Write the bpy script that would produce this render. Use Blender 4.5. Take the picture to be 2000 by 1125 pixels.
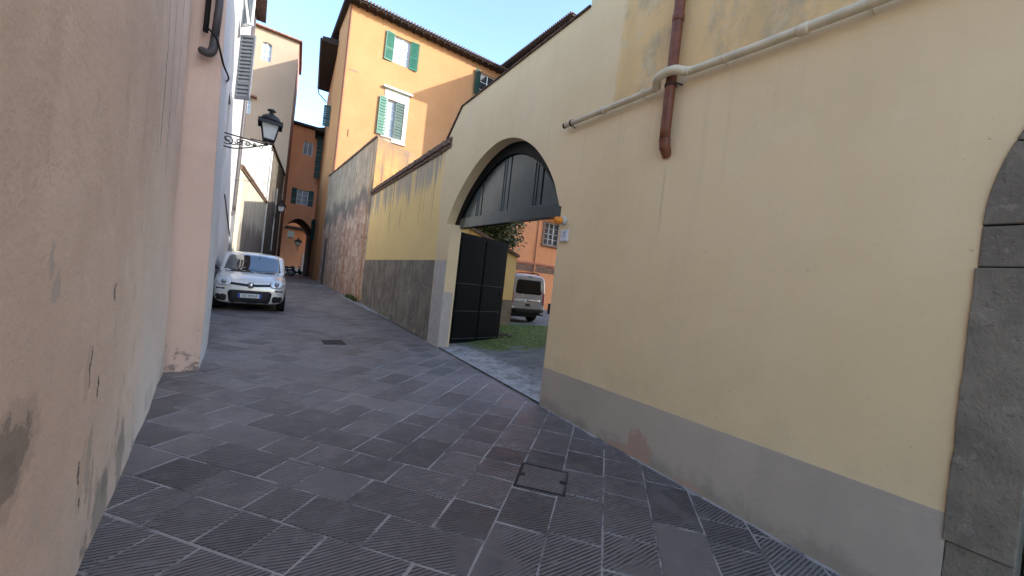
import bpy, bmesh, math, random
from mathutils import Vector, Matrix
from mathutils.bvhtree import BVHTree
R = math.radians
random.seed(7)
scene = bpy.context.scene
for o in list(bpy.data.objects): bpy.data.objects.remove(o)
C = scene.collection

# ------------------------------------------------------------------ camera
F, CX, CY, ROLL, H = 755.0, 1000.0, 562.5, math.atan(.112), 1.6
PITCH = -math.atan((CY-(501.5+.112*(CX-500)))*math.cos(ROLL)/F)
YAW = R(34.233)
def ray(x, y):
    u, v = x-CX, CY-y
    c, s = math.cos(ROLL), math.sin(ROLL)
    a, b = u*c-v*s, u*s+v*c
    cp, sp = math.cos(PITCH), math.sin(PITCH)
    r = (a, F*cp-b*sp, F*sp+b*cp)
    c, s = math.cos(YAW), math.sin(YAW)
    return Vector((r[0]*c+r[1]*s, -r[0]*s+r[1]*c, r[2]))
def on_y(x, y, Y):
    r = ray(x, y); t = Y/r.y; return Vector((r.x*t, Y, H+r.z*t))
def on_x(x, y, X):
    r = ray(x, y); t = X/r.x; return Vector((X, r.y*t, H+r.z*t))
cam = bpy.data.objects.new('camera', bpy.data.cameras.new('camera')); C.objects.link(cam)
r0 = ray(CX, CY)
vx = (ray(CX+1, CY)-r0).normalized(); vy = (ray(CX, CY-1)-r0).normalized(); vz = -r0.normalized()
cam.matrix_world = Matrix(((vx.x, vy.x, vz.x, 0), (vx.y, vy.y, vz.y, 0), (vx.z, vy.z, vz.z, H), (0, 0, 0, 1)))
cam.data.sensor_width = 36; cam.data.lens = F/2000*36; cam.data.clip_start = .02; cam.data.clip_end = 1500
scene.camera = cam

# ------------------------------------------------------------------ sky, sun, exposure
SAZ, SEL = R(41.3), R(25.4)         # azimuth from -Y towards +X, elevation
sdir = Vector((math.sin(SAZ)*math.cos(SEL), -math.cos(SAZ)*math.cos(SEL), math.sin(SEL)))
w = bpy.data.worlds.new("World"); scene.world = w; w.use_nodes = True
nt = w.node_tree; bg = nt.nodes['Background']
sky = nt.nodes.new('ShaderNodeTexSky'); sky.sky_type = 'NISHITA'; sky.sun_disc = False
sky.sun_elevation = SEL; sky.sun_rotation = math.atan2(sdir.x, sdir.y)
sky.air_density = 1.0; sky.dust_density = 1.2; sky.ozone_density = 2.4
nt.links.new(sky.outputs[0], bg.inputs[0]); bg.inputs[1].default_value = .15
sun = bpy.data.objects.new('sun', bpy.data.lights.new('sun', 'SUN')); C.objects.link(sun)
sun.data.energy = 2.0; sun.data.angle = R(.53); sun.data.color = (1, .93, .82)
sun.rotation_euler = sdir.to_track_quat('Z', 'Y').to_euler()
scene.view_settings.view_transform = 'Standard'; scene.view_settings.look = 'None'
scene.view_settings.exposure = 2.1; scene.view_settings.gamma = 1
scene.cycles.max_bounces = 12; scene.cycles.diffuse_bounces = 8
scene.cycles.max_bounces = 12; scene.cycles.diffuse_bounces = 8

# ------------------------------------------------------------------ ground height
KN = [(-30, -.3), (0, 0), (5, .065), (9, .12), (14, .14), (20, .2), (32, .28), (42, .15), (56, -.05), (90, -.2)]
def gz(Y):
    for (a, za), (b, zb) in zip(KN, KN[1:]):
        if Y <= b:
            t = max(0, (Y-a)/(b-a)); return za+(zb-za)*t
    return KN[-1][1]
def gzc(X, Y):
    t = min(1, max(0, (X-3.6)/3.2)); return gz(Y)*(1-t)+.30*t + .004

# ------------------------------------------------------------------ material helpers
class T:
    def __init__(s, name, rough=.9, spec=.3):
        s.m = bpy.data.materials.new(name); s.m.use_nodes = True; s.nt = s.m.node_tree; s.nt.nodes.clear()
        s.out = s.n('ShaderNodeOutputMaterial'); s.b = s.n('ShaderNodeBsdfPrincipled')
        s.l(s.b.outputs[0], s.out.inputs[0]); s.b.inputs['Roughness'].default_value = rough
        s.b.inputs['Specular IOR Level'].default_value = spec; s._p = None
    def n(s, t): return s.nt.nodes.new(t)
    def l(s, a, b): s.nt.links.new(a, b)
    def put(s, inp, v):
        if isinstance(v, bpy.types.NodeSocket): s.l(v, inp)
        elif isinstance(v, (tuple, list)) and len(inp.default_value) == 4 and len(v) == 3: inp.default_value = (*v, 1)
        else: inp.default_value = v
    def pos(s):
        if not s._p: s._p = s.n('ShaderNodeNewGeometry').outputs['Position']
        return s._p
    def vmul(s, v, k):
        n = s.n('ShaderNodeVectorMath'); n.operation = 'MULTIPLY'; s.put(n.inputs[0], v); n.inputs[1].default_value = k; return n.outputs[0]
    def vadd(s, v, k):
        n = s.n('ShaderNodeVectorMath'); n.operation = 'ADD'; s.put(n.inputs[0], v); s.put(n.inputs[1], k); return n.outputs[0]
    def noise(s, scale, detail=4, rough=.55, vec=None, dist=0, st=None):
        n = s.n('ShaderNodeTexNoise'); n.inputs['Scale'].default_value = scale; n.inputs['Detail'].default_value = detail
        n.inputs['Roughness'].default_value = rough; n.inputs['Distortion'].default_value = dist
        v = vec or s.pos()
        if st: v = s.vmul(v, st)
        s.l(v, n.inputs['Vector']); return n.outputs['Fac']
    def mr(s, v, a, b, c=0, d=1):
        n = s.n('ShaderNodeMapRange'); n.interpolation_type = 'SMOOTHSTEP'
        s.put(n.inputs[0], v); n.inputs[1].default_value = a; n.inputs[2].default_value = b; n.inputs[3].default_value = c; n.inputs[4].default_value = d
        return n.outputs[0]
    def ma(s, op, a, b=0.0, clamp=False):
        n = s.n('ShaderNodeMath'); n.operation = op; n.use_clamp = clamp; s.put(n.inputs[0], a); s.put(n.inputs[1], b); return n.outputs[0]
    def mix(s, f, a, b):
        n = s.n('ShaderNodeMix'); n.data_type = 'RGBA'; s.put(n.inputs[0], f); s.put(n.inputs[6], a); s.put(n.inputs[7], b); return n.outputs[2]
    def xyz(s):
        n = s.n('ShaderNodeSeparateXYZ'); s.l(s.pos(), n.inputs[0]); return n.outputs
    def comb(s, x, y, z):
        n = s.n('ShaderNodeCombineXYZ'); s.put(n.inputs[0], x); s.put(n.inputs[1], y); s.put(n.inputs[2], z); return n.outputs[0]
    def bump(s, h, st=.4, d=.01):
        n = s.n('ShaderNodeBump'); n.inputs['Strength'].default_value = st; n.inputs['Distance'].default_value = d
        s.l(h, n.inputs['Height']); s.l(n.outputs[0], s.b.inputs['Normal'])
    def col(s, c): s.put(s.b.inputs['Base Color'], c); return s
def simple(name, c, rough=.6, spec=.4, metal=0, var=.12, scale=6):
    t = T(name, rough, spec)
    d = tuple(x*(1-var) for x in c)
    t.col(t.mix(t.mr(t.noise(scale, 5), .35, .65), d, c)); t.b.inputs['Metallic'].default_value = metal
    t.bump(t.noise(90, 3), .08, .004)
    return t.m
def plaster(name, c1, c2, streak=.35, scol=None, blotch=.25, bcol=None, bump=.35, rough=.92, extra=None, big=.5):
    t = T(name, rough, .2)
    c = t.mix(t.mr(t.noise(big, 6, .6), .36, .64), c1, c2)
    scol = scol or tuple(x*.62 for x in c2); bcol = bcol or tuple(min(1, x*1.15) for x in c1)
    sn = t.noise(1, 5, .6, st=(5, 5, .35))
    c = t.mix(t.ma('MULTIPLY', t.mr(sn, .5, .75), streak), c, scol)
    c = t.mix(t.ma('MULTIPLY', t.mr(t.noise(2.3, 8, .7, dist=.6), .52, .7), blotch), c, bcol)
    fine = t.noise(38, 4, .65)
    c = t.mix(t.ma('MULTIPLY', t.mr(fine, .55, .8), .16), c, tuple(x*.55 for x in c2))
    h = t.ma('ADD', t.ma('MULTIPLY', t.noise(7, 5, .6), 1.0), t.ma('MULTIPLY', fine, .35))
    if extra:
        r = extra(t, c, h); c, h = r if isinstance(r, tuple) else (r, h)
    t.col(c); t.bump(h, bump, .02)
    return t.m
def box_mask(t, lims, soft=.05, nz=.1, nscale=3):
    """noisy-edged region in world axes: lims = {axis:(lo,hi)}"""
    p = t.xyz(); m = None
    k = t.ma('MULTIPLY', t.ma('SUBTRACT', t.noise(nscale, 6, .65), .5), nz*2)
    for ax, (lo, hi) in lims.items():
        v = t.ma('ADD', p[ax], k)
        for q in ([t.mr(v, lo-soft, lo+soft)] if lo is not None else [])+([t.mr(v, hi-soft, hi+soft, 1, 0)] if hi is not None else []):
            m = q if m is None else t.ma('MULTIPLY', m, q)
    return m

M = {}
def spots(t, c, pts, col):
    """marks with a shape of their own: (axis pair) ellipses at given places with ragged edge"""
    p = list(t.xyz())
    p[1] = t.ma('ADD', p[1], t.ma('MULTIPLY', t.ma('SUBTRACT', t.noise(5.5, 5, .7), .5), .16))
    p[2] = t.ma('ADD', p[2], t.ma('MULTIPLY', t.ma('SUBTRACT', t.noise(6.5, 5, .7, vec=t.vadd(t.pos(), (7.3, 2.1, 4.4))), .5), .22))
    k = t.ma('MULTIPLY', t.ma('SUBTRACT', t.noise(14, 6, .75), .5), 2.6)
    for (y, z, ry, rz, a) in pts:
        dy = t.ma('DIVIDE', t.ma('SUBTRACT', p[1], y), ry); dz = t.ma('DIVIDE', t.ma('SUBTRACT', p[2], z), rz)
        d = t.ma('ADD', t.ma('ADD', t.ma('MULTIPLY', dy, dy), t.ma('MULTIPLY', dz, dz)), k)
        c = t.mix(t.ma('MULTIPLY', t.mr(d, .75, 1.25, 1, 0), a), c, col)
    return c

def x_right(t, c, h):
    m = box_mask(t, {2: (3.79, None), 1: (None, 3.2)}, .04, .14, 3)
    o = t.mix(t.mr(t.noise(1.6, 7, .68, st=(1, 1, .6)), .4, .62), (.80, .54, .25), (.47, .37, .23))
    o = t.mix(t.ma('MULTIPLY', t.mr(t.noise(3.5, 8, .75), .52, .66), .8), o, (.70, .56, .34))
    o = t.mix(t.ma('MULTIPLY', t.mr(t.noise(1, 5, .6, st=(4, 4, .4)), .52, .7), .7), o, (.70, .48, .22))
    c = t.mix(t.ma('MULTIPLY', t.mr(t.noise(.8, 8, .72, vec=t.vadd(t.pos(), (4, 1, 9))), .5, .72), .35), c, (.66, .54, .36))
    px_ = t.xyz()
    for (y0, k, z0, z1, wd, a_) in ((2.40, 0, 2.3, 3.05, .012, .25),):
        yy = t.ma('ADD', t.ma('ADD', px_[1], t.ma('MULTIPLY', t.ma('SUBTRACT', px_[2], z0), -k)), t.ma('MULTIPLY', t.ma('SUBTRACT', t.noise(4, 5, .7), .5), .10 if k else .02))
        d_ = t.ma('ABSOLUTE', t.ma('SUBTRACT', yy, y0))
        c = t.mix(t.ma('MULTIPLY', t.ma('MULTIPLY', t.mr(d_, wd*.4, wd*1.6, 1, 0), a_), t.ma('MULTIPLY', t.mr(px_[2], z0-.2, z0+.3), t.mr(px_[2], z1-.25, z1, 1, 0))), c, (.38, .28, .17))
    pit = t.mr(t.noise(23, 3, .5, vec=t.vadd(t.pos(), (1, 5, 2))), .735, .77)
    c = t.mix(t.ma('MULTIPLY', pit, .55), c, (.40, .31, .19))
    z = t.xyz()[2]
    low = t.ma('MULTIPLY', t.mr(z, .55, 1.5, 1, 0), t.mr(t.noise(1.7, 7, .7), .4, .7))
    c = t.mix(t.ma('MULTIPLY', low, .35), c, (.56, .45, .28))
    dr = t.ma('MULTIPLY', t.mr(t.noise(1, 5, .6, vec=t.vadd(t.pos(), (0, 3.3, 0)), st=(7, 7, .22)), .58, .70), t.mr(z, 2.2, 3.8))
    c = t.mix(t.ma('MULTIPLY', dr, .16), c, (.52, .42, .27))
    return t.mix(m, c, o), t.ma('ADD', t.ma('ADD', h, t.ma('MULTIPLY', t.noise(1.6, 4, .5), 2.5)), t.ma('MULTIPLY', pit, -1.0))
M['cream'] = plaster('cream plaster', (.83, .64, .385), (.78, .595, .345), .06, None, .3, (.85, .69, .44), .12, extra=x_right, big=.7)
def x_plinth(t, c, h):
    z = t.xyz()[2]
    dirt = t.mr(t.ma('ADD', z, t.ma('MULTIPLY', t.ma('SUBTRACT', t.noise(3.5, 7, .7), .5), .55)), .0, .22, 1, 0)
    c = t.mix(t.ma('MULTIPLY', dirt, .55), c, (.22, .185, .145))
    sc = t.mr(t.noise(1, 6, .7, st=(6, 2.2, 9)), .60, .68)
    c = t.mix(t.ma('MULTIPLY', sc, .3), c, (.62, .55, .46))
    c = spots(t, c, [(2.35, .13, .16, .17, .95), (2.62, .04, .12, .06, .8), (1.75, .03, .16, .05, .6)], (.46, .31, .23))
    return c
M['plinth'] = plaster('grey plinth plaster', (.51, .435, .345), (.44, .375, .30), .25, (.33, .28, .225), .25, (.56, .485, .395), .15, extra=x_plinth)
def x_panel(t, c, h):
    p = t.xyz()
    st = t.noise(1, 6, .7, st=(3.5, 3.5, .16))
    top = t.ma('ADD', t.mr(p[2], 2.6, 4.4), t.ma('MULTIPLY', t.ma('SUBTRACT', st, .5), 2.4))
    c = t.mix(t.mr(top, .75, 1.05), c, (.44, .37, .29))
    dk = t.noise(1, 4, .6, st=(9, 9, .18))
    c = t.mix(t.ma('MULTIPLY', t.mr(dk, .62, .68), t.mr(p[2], 2.6, 3.6)), c, (.10, .085, .06))
    return c
M['old_yellow'] = plaster('old yellow plaster', (.90, .655, .285), (.84, .60, .26), .3, (.66, .50, .28), .25, (.90, .71, .37), .5, extra=x_panel)
M['old_plinth'] = plaster('weathered dark plinth', (.32, .27, .205), (.21, .175, .135), .75, (.10, .085, .068), .8, (.44, .38, .30), .9, big=1.6)
def x_brick(t, c, h):
    p = t.xyz()
    b = t.n('ShaderNodeTexBrick'); t.l(t.comb(p[1], p[2], 0.0), b.inputs['Vector'])
    b.inputs['Color1'].default_value = (.46, .22, .14, 1); b.inputs['Color2'].default_value = (.54, .33, .22, 1); b.inputs['Mortar'].default_value = (.52, .45, .36, 1)
    b.inputs['Scale'].default_value = 1; b.inputs['Brick Width'].default_value = .3; b.inputs['Row Height'].default_value = .09; b.inputs['Mortar Size'].default_value = .012
    br = t.mix(t.ma('MULTIPLY', t.mr(t.noise(1.6, 7, .7), .42, .6), .75), b.outputs[0], (.56, .40, .30))
    br = t.mix(t.ma('MULTIPLY', t.mr(t.noise(2.6, 7, .7, st=(1, .55, .8)), .47, .58), .8), br, (.76, .60, .46))
    br = t.mix(t.ma('MULTIPLY', t.mr(t.noise(3.4, 6, .7, vec=t.vadd(t.pos(), (3, 9, 1)), st=(1, .5, .8)), .54, .64), .85), br, (.26, .13, .09))
    br = t.mix(t.ma('MULTIPLY', t.mr(t.noise(1, 4, .6, st=(2.2, 2.2, .25)), .52, .64), .85), br, (.46, .19, .11))
    zz = t.ma('ADD', p[2], t.ma('MULTIPLY', t.ma('SUBTRACT', t.noise(.6, 6, .7), .5), 4.0))
    up = t.mr(zz, 4.1, 4.9)
    dk = t.ma('MULTIPLY', t.mr(zz, 4.0, 4.5), t.mr(zz, 4.9, 5.6, 1, 0))
    br = t.mix(t.ma('MULTIPLY', t.mr(t.noise(1, 6, .7, st=(2.4, 2.4, .14)), .55, .66), .8), br, (.66, .53, .40))
    c = t.mix(t.ma('MULTIPLY', t.mr(t.noise(1, 6, .7, st=(3.2, 3.2, .2)), .54, .64), .7), c, (.22, .195, .16))
    c = t.mix(up, br, c); c = t.mix(t.ma('MULTIPLY', dk, .7), c, (.15, .13, .115))
    return c, t.ma('ADD', h, t.ma('MULTIPLY', b.outputs['Fac'], -.6))
M['brickwall'] = plaster('weathered brick and plaster', (.62, .475, .325), (.46, .345, .235), .95, (.20, .15, .105), .8, (.70, .56, .40), 1.0, extra=x_brick, big=1.1)
M['stained_orange'] = plaster('rain stained orange plaster', (.56, .31, .12), (.42, .24, .11), .95, (.20, .14, .10), .8, (.24, .18, .14), .6, big=1.0, extra=lambda t, c, h: t.mix(t.mr(t.ma('ADD', t.xyz()[2], t.ma('MULTIPLY', t.ma('SUBTRACT', t.noise(1, 6, .7, st=(2.5, 2.5, .4)), .5), 4)), 5.6, 7.6), c, (.24, .18, .13)))
def x_pink(t, c, h):
    p = t.xyz()
    lo = t.mr(t.ma('ADD', p[2], t.ma('MULTIPLY', t.ma('SUBTRACT', t.noise(3, 7, .7), .5), 1.4)), .0, .75, 1, 0)
    c = t.mix(t.ma('MULTIPLY', lo, .55), c, (.58, .50, .43))
    fl = t.mr(t.noise(4.5, 8, .7, st=(1, 1, .5)), .60, .68)
    c = t.mix(t.ma('MULTIPLY', fl, t.mr(p[2], .2, 1.6, .8, 0)), c, (.42, .31, .24))
    ch = t.ma('MULTIPLY', t.mr(t.noise(7, 8, .75, st=(1, 1, .35)), .655, .68), t.mr(p[2], .05, 1.25, 1, 0))
    c = t.mix(ch, c, (.17, .16, .145))
    gd = t.ma('MULTIPLY', t.mr(t.noise(2.1, 6, .7, st=(1, 1, .6)), .53, .66), t.mr(p[2], .05, .55, 1, 0))
    c = t.mix(gd, c, (.11, .11, .095))
    pale = t.ma('MULTIPLY', t.mr(p[1], 3.6, 4.4), t.mr(p[2], .6, 2.4, .9, .25))
    c = t.mix(t.ma('MULTIPLY', pale, .55), c, (.72, .62, .54))
    c = spots(t, c, [(1.80, .95, .19, .13, .75), (1.70, .86, .19, .13, .75), (2.48, 1.0, .04, .14, .5), (2.5, .5, .05, .16, .5)], (.56, .42, .32)); c = spots(t, c, [(1.80, .95, .13, .08, .8), (1.70, .86, .13, .09, .8)], (.30, .235, .19)); c = spots(t, c, [(2.02, 1.50, .02, .07, .45), (2.07, 1.43, .03, .05, .4)], (.40, .36, .33))
    c = spots(t, c, [(2.52, 1.02, .012, .09, 1), (2.66, .88, .01, .05, 1), (2.45, .55, .012, .05, 1), (2.5, .41, .009, .03, 1), (2.9, 1.33, .012, .05, .8)], (.17, .14, .115))
    c = spots(t, c, [(3.4, .2, .1, .26, .6), (2.95, .12, .16, .2, .6), (2.6, .5, .05, .2, .4), (2.7, .36, .04, .16, .4)], (.24, .22, .185))
    # hairline cracks running up the wall
    for (y0, k, z0, z1) in ((4.55, .03, 2.3, 9), (4.15, .02, 2.5, 9), (5.2, .015, 3.0, 9)):
        yy = t.ma('ADD', t.ma('ADD', p[1], t.ma('MULTIPLY', p[2], -k)), t.ma('MULTIPLY', t.ma('SUBTRACT', t.noise(3, 5, .7), .5), .10))
        d = t.ma('ABSOLUTE', t.ma('SUBTRACT', yy, y0))
        c = t.mix(t.ma('MULTIPLY', t.mr(d, .005, .02, 1, 0), t.ma('MULTIPLY', t.mr(p[2], z0-.2, z0), .85)), c, (.12, .10, .09))
    return c, t.ma('ADD', h, t.ma('MULTIPLY', fl, -.8))
M['pink'] = plaster('pinkish lime plaster', (.79, .595, .46), (.71, .525, .40), .6, (.62, .45, .335), .6, (.83, .66, .53), .4, extra=x_pink, big=.9)
def x_corner(t, c, h):
    p = t.xyz()
    dk = t.ma('MULTIPLY', t.mr(t.noise(4, 7, .7), .54, .62), t.mr(p[2], .1, .8, 1, 0))
    c = t.mix(t.ma('MULTIPLY', dk, .8), c, (.16, .14, .13))
    c = t.mix(t.mr(t.ma('ADD', p[1], t.ma('MULTIPLY', p[0], -.2)), 6.36, 6.40), c, (.68, .67, .65))
    return c
M['pink2'] = plaster('salmon corner plaster', (.74, .555, .46), (.68, .50, .415), .45, (.54, .42, .345), .3, None, .3, extra=x_corner)
M['white_wall'] = plaster('off white plaster', (.56, .555, .545), (.50, .495, .49), .3, (.38, .375, .37), .3, (.72, .72, .72), .25)
M['grime_yellow'] = plaster('grimy pale plaster', (.55, .52, .42), (.46, .43, .35), .7, (.22, .2, .17), .5, (.62, .6, .5), .5,
    extra=lambda t, c, h: t.mix(t.mr(t.ma('ADD', t.xyz()[2], t.ma('MULTIPLY', t.ma('SUBTRACT', t.noise(1, 5, .6, st=(3, 3, .2)), .5), 3)), 2.9, 3.4, 1, 0), c,
        t.mix(t.mr(t.noise(1, 6, .6, st=(4, 4, .2)), .45, .7), (.27, .25, .22), (.09, .085, .075))))
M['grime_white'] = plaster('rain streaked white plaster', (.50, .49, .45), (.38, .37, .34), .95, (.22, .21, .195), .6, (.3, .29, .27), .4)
M['grime_shade'] = plaster('shaded grimy plaster', (.135, .12, .10), (.095, .083, .07), .9, (.09, .085, .08), .4, (.36, .34, .3), .5)  # real grime, darkened further by painting in the house flank's shade
M['tower'] = plaster('pale apricot plaster', (.38, .285, .205), (.355, .265, .19), .12, None, .15, None, .1)
M['tower_side'] = plaster('brown brick flank', (.40, .24, .19), (.30, .17, .14), .4, None, .4, None, .4)
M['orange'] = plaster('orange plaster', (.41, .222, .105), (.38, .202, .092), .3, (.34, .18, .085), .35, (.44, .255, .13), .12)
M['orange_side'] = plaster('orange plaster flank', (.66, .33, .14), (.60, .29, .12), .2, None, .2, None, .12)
M['orange_dark'] = plaster('deep orange plaster', (.74, .34, .18), (.68, .30, .155), .3, (.55, .25, .13), .3, (.77, .39, .22), .15)
M['orange_court'] = plaster('orange courtyard plaster', (.60, .27, .13), (.54, .235, .11), .3, None, .3, None, .2)
M['red_wall'] = plaster('brownish red plaster', (.45, .19, .12), (.38, .15, .10), .2, None, .2, None, .1)
M['intrados'] = plaster('shade darkened vault plaster', (.14, .085, .07), (.10, .06, .05), .2, None, .2, None, .2)  # shade under the deep arch is put into this dark colour
M['soffit'] = simple('dark wood soffit', (.055, .042, .036), .8, .2, 0, .3)
M['tile'] = simple('terracotta roof tile', (.30, .15, .10), .9, .2, 0, .45, 9)
M['tile_dark'] = simple('lichen darkened tile', (.16, .10, .08), .9, .2, 0, .5, 9)
M['brick_coping'] = simple('old brick coping', (.25, .165, .125), .95, .15, 0, .5, 14)
M['green'] = simple('green shutter paint', (.018, .125, .085), .5, .4, 0, .2)
M['green_dark'] = simple('dark green shutter paint', (.012, .055, .045), .5, .4, 0, .2)
M['shutter_grey'] = simple('grey shutter paint', (.17, .18, .20), .55, .4, 0, .15)
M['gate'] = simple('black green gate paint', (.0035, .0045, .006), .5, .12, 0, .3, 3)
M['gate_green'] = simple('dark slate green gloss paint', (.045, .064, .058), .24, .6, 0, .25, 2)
M['gate_edge'] = simple('lighter gate moulding', (.02, .024, .028), .32, .5)  # slightly lighter than the leaf paint
M['winwhite'] = simple('white window paint', (.75, .76, .76), .5, .4)
M['trim'] = simple('grey stone trim', (.55, .55, .50), .85, .2)
M['pane'] = simple('window pane', (.30, .35, .40), .08, .6, 0, .3, 2)
M['pane_dark'] = simple('dark window pane', (.04, .045, .05), .08, .6, 0, .3, 2)
M['iron'] = simple('black wrought iron', (.012, .012, .013), .55, .4)
M['lampglass'] = simple('frosted lamp glass', (.55, .55, .53), .25, .5)
M['pipe'] = simple('cream painted pipe', (.70, .60, .42), .5, .35, 0, .15)
M['copper'] = simple('brown painted downpipe', (.21, .068, .032), .5, .35, 0, .3, 12)
M['dark_pipe'] = simple('dark grey downpipe', (.075, .068, .075), .5, .4)
M['rust'] = simple('rusty clamp iron', (.07, .04, .03), .8, .3)
M['amber'] = simple('amber beacon plastic', (.85, .27, .015), .3, .5)
M['tilewhite'] = simple('white ceramic tile', (.62, .64, .66), .3, .5, 0, .06)
M['blue'] = simple('blue glaze', (.18, .2, .42), .4, .4)
M['black'] = simple('black plastic', (.012, .012, .014), .5, .4)
M['rubber'] = simple('tyre rubber', (.014, .014, .014), .85, .2)
M['chrome'] = simple('polished chrome', (.75, .75, .75), .15, .5, 1, .05)
M['rim'] = simple('silver wheel', (.35, .35, .36), .35, .5, .8)
M['headlamp'] = simple('clear headlamp', (.78, .80, .82), .08, .8, .3, .35, 25)
M['red_lamp'] = simple('red tail lamp', (.35, .02, .015), .2, .5)
M['plate_white'] = simple('white plate', (.72, .73, .70), .4, .4, 0, .04)
M['plate_blue'] = simple('blue plate end', (.02, .07, .42), .4, .4)
M['grass'] = simple('moss and grass', (.10, .14, .03), .9, .15, 0, .5, 4)
M['leaf'] = simple('glossy magnolia leaf', (.085, .115, .03), .35, .5, 0, .5, 5)
M['leaf_pale'] = simple('pale leaf underside', (.30, .30, .12), .5, .35, 0, .4, 5)
M['bark'] = simple('grey bark', (.14, .11, .085), .9, .2, 0, .4, 14)
M['cable'] = simple('black cable', (.012, .012, .012), .6, .3)
M['cable_pale'] = simple('pale cable', (.3, .3, .29), .6, .3)
M['cast'] = simple('cast iron', (.055, .05, .047), .65, .35, .3, .3, 20)
def carpaint(name, c, rough=.22):
    t = T(name, rough, .5); t.col(c); t.b.inputs['Metallic'].default_value = .18
    t.b.inputs['Coat Weight'].default_value = .8; t.b.inputs['Coat Roughness'].default_value = .06; return t.m
M['car'] = carpaint('light silver car paint', (.68, .66, .62))
M['van'] = carpaint('pale silver van paint', (.36, .36, .37))
def glassm(name, c):
    t = T(name, .03, .9); t.col(c); t.b.inputs['IOR'].default_value = 1.9; t.b.inputs['Coat Weight'].default_value = 1.0; t.b.inputs['Coat Roughness'].default_value = .02; return t.m
M['glass_dull'] = simple('dark privacy glass', (.006, .007, .008), .12, .25)
M['glass'] = glassm('tinted car glass', (.012, .016, .02))

def stone_mat():
    t = T('pietra serena', .85, .25)
    c = t.mix(t.mr(t.noise(2.2, 8, .65), .38, .62), (.19, .16, .122), (.275, .232, .175))
    c = t.mix(t.mr(t.noise(9, 8, .75), .55, .68), c, (.31, .265, .21))
    c = t.mix(t.ma('MULTIPLY', t.mr(t.noise(24, 6, .7), .58, .70), .6), c, (.09, .078, .062))
    t.col(c); t.bump(t.ma('ADD', t.noise(6, 8, .7), t.ma('MULTIPLY', t.noise(40, 5, .7), .4)), .9, .03); return t.m
M['stone'] = stone_mat()
def paving(name, per_island=False):
    t = T(name, .5, .42)
    p = t.xyz()
    if per_island: rnd = t.n('ShaderNodeNewGeometry').outputs['Random Per Island']
    else: rnd = t.n('ShaderNodeObjectInfo').outputs['Random']
    c = t.mix(t.mr(t.noise(.9, 6, .6), .38, .62), (.160, .139, .130), (.212, .184, .173))
    c = t.mix(t.mr(rnd, .25, 1.0), c, t.mix(.6, c, (.070, .062, .058)))
    c = t.mix(t.ma('MULTIPLY', t.mr(t.ma('FRACT', t.ma('MULTIPLY', rnd, 7.3)), .55, 1), .45), c, (.235, .205, .192))
    c = t.mix(t.ma('MULTIPLY', t.mr(t.noise(5, 8, .7), .5, .72), .45), c, (.235, .228, .222))
    c = t.mix(t.ma('MULTIPLY', t.mr(t.noise(3.1, 7, .7), .62, .70), .6), c, (.06, .058, .06))
    # chiselled grooves running across the street
    wob = t.ma('MULTIPLY', t.ma('SUBTRACT', t.noise(2.2, 3, .5), .5), .012)
    rot = t.ma('ADD', t.ma('ADD', p[1], t.ma('MULTIPLY', p[0], t.ma('ADD', .06, t.ma('MULTIPLY', t.ma('SUBTRACT', rnd, .5), .34)))), wob)
    sn = t.ma('SINE', t.ma('MULTIPLY', rot, 2*math.pi/.0245))
    brk = t.mr(t.noise(1, 5, .7, st=(9, 60, 9)), .36, .52)
    worn = t.ma('MULTIPLY', t.mr(t.noise(1.9, 4, .6), .36, .47), t.mr(t.ma('FRACT', t.ma('MULTIPLY', rnd, 3.7)), .0, .14))
    nearw = t.mr(t.ma('ADD', p[1], t.ma('MULTIPLY', p[0], .12)), 3.0, 4.6, 1, .05)
    g = t.ma('MULTIPLY', t.ma('MULTIPLY', t.mr(sn, -.1, .85), brk), t.ma('MULTIPLY', worn, nearw))
    c = t.mix(t.ma('MULTIPLY', g, .88), c, (.022, .021, .020))
    c = t.mix(t.ma('MULTIPLY', t.ma('SUBTRACT', 1.0, worn), t.ma('MULTIPLY', nearw, .30)), c, (.06, .054, .052))
    c = t.mix(t.ma('MULTIPLY', t.mr(t.noise(.55, 7, .7, vec=t.vadd(t.pos(), (8, 3, 1))), .52, .68), .5), c, (.225, .205, .20))
    c = t.mix(t.ma('MULTIPLY', t.mr(t.noise(.8, 7, .72, vec=t.vadd(t.pos(), (2, 6, 5))), .55, .7), .45), c, (.07, .063, .062))
    t.col(c)
    t.put(t.b.inputs['Roughness'], t.mr(t.noise(3, 6, .7), .3, .7, .38, .62))
    h = t.ma('ADD', t.ma('MULTIPLY', g, -1.0), t.ma('MULTIPLY', t.noise(12, 6, .65), .8))
    t.bump(h, .8, .012)
    return t.m
M['slab'] = paving('grooved grey paving stone'); M['slab_far'] = paving('worn grey paving stone', True)
def mortar():
    t = T('pale dusty joint mortar', .95, .15)
    c = t.mix(t.mr(t.noise(2.6, 7, .75), .38, .56), (.135, .123, .113), (.37, .34, .31))
    t.col(c); t.bump(t.noise(40, 5, .7), .5, .01); return t.m
M['mortar'] = mortar()
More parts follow.
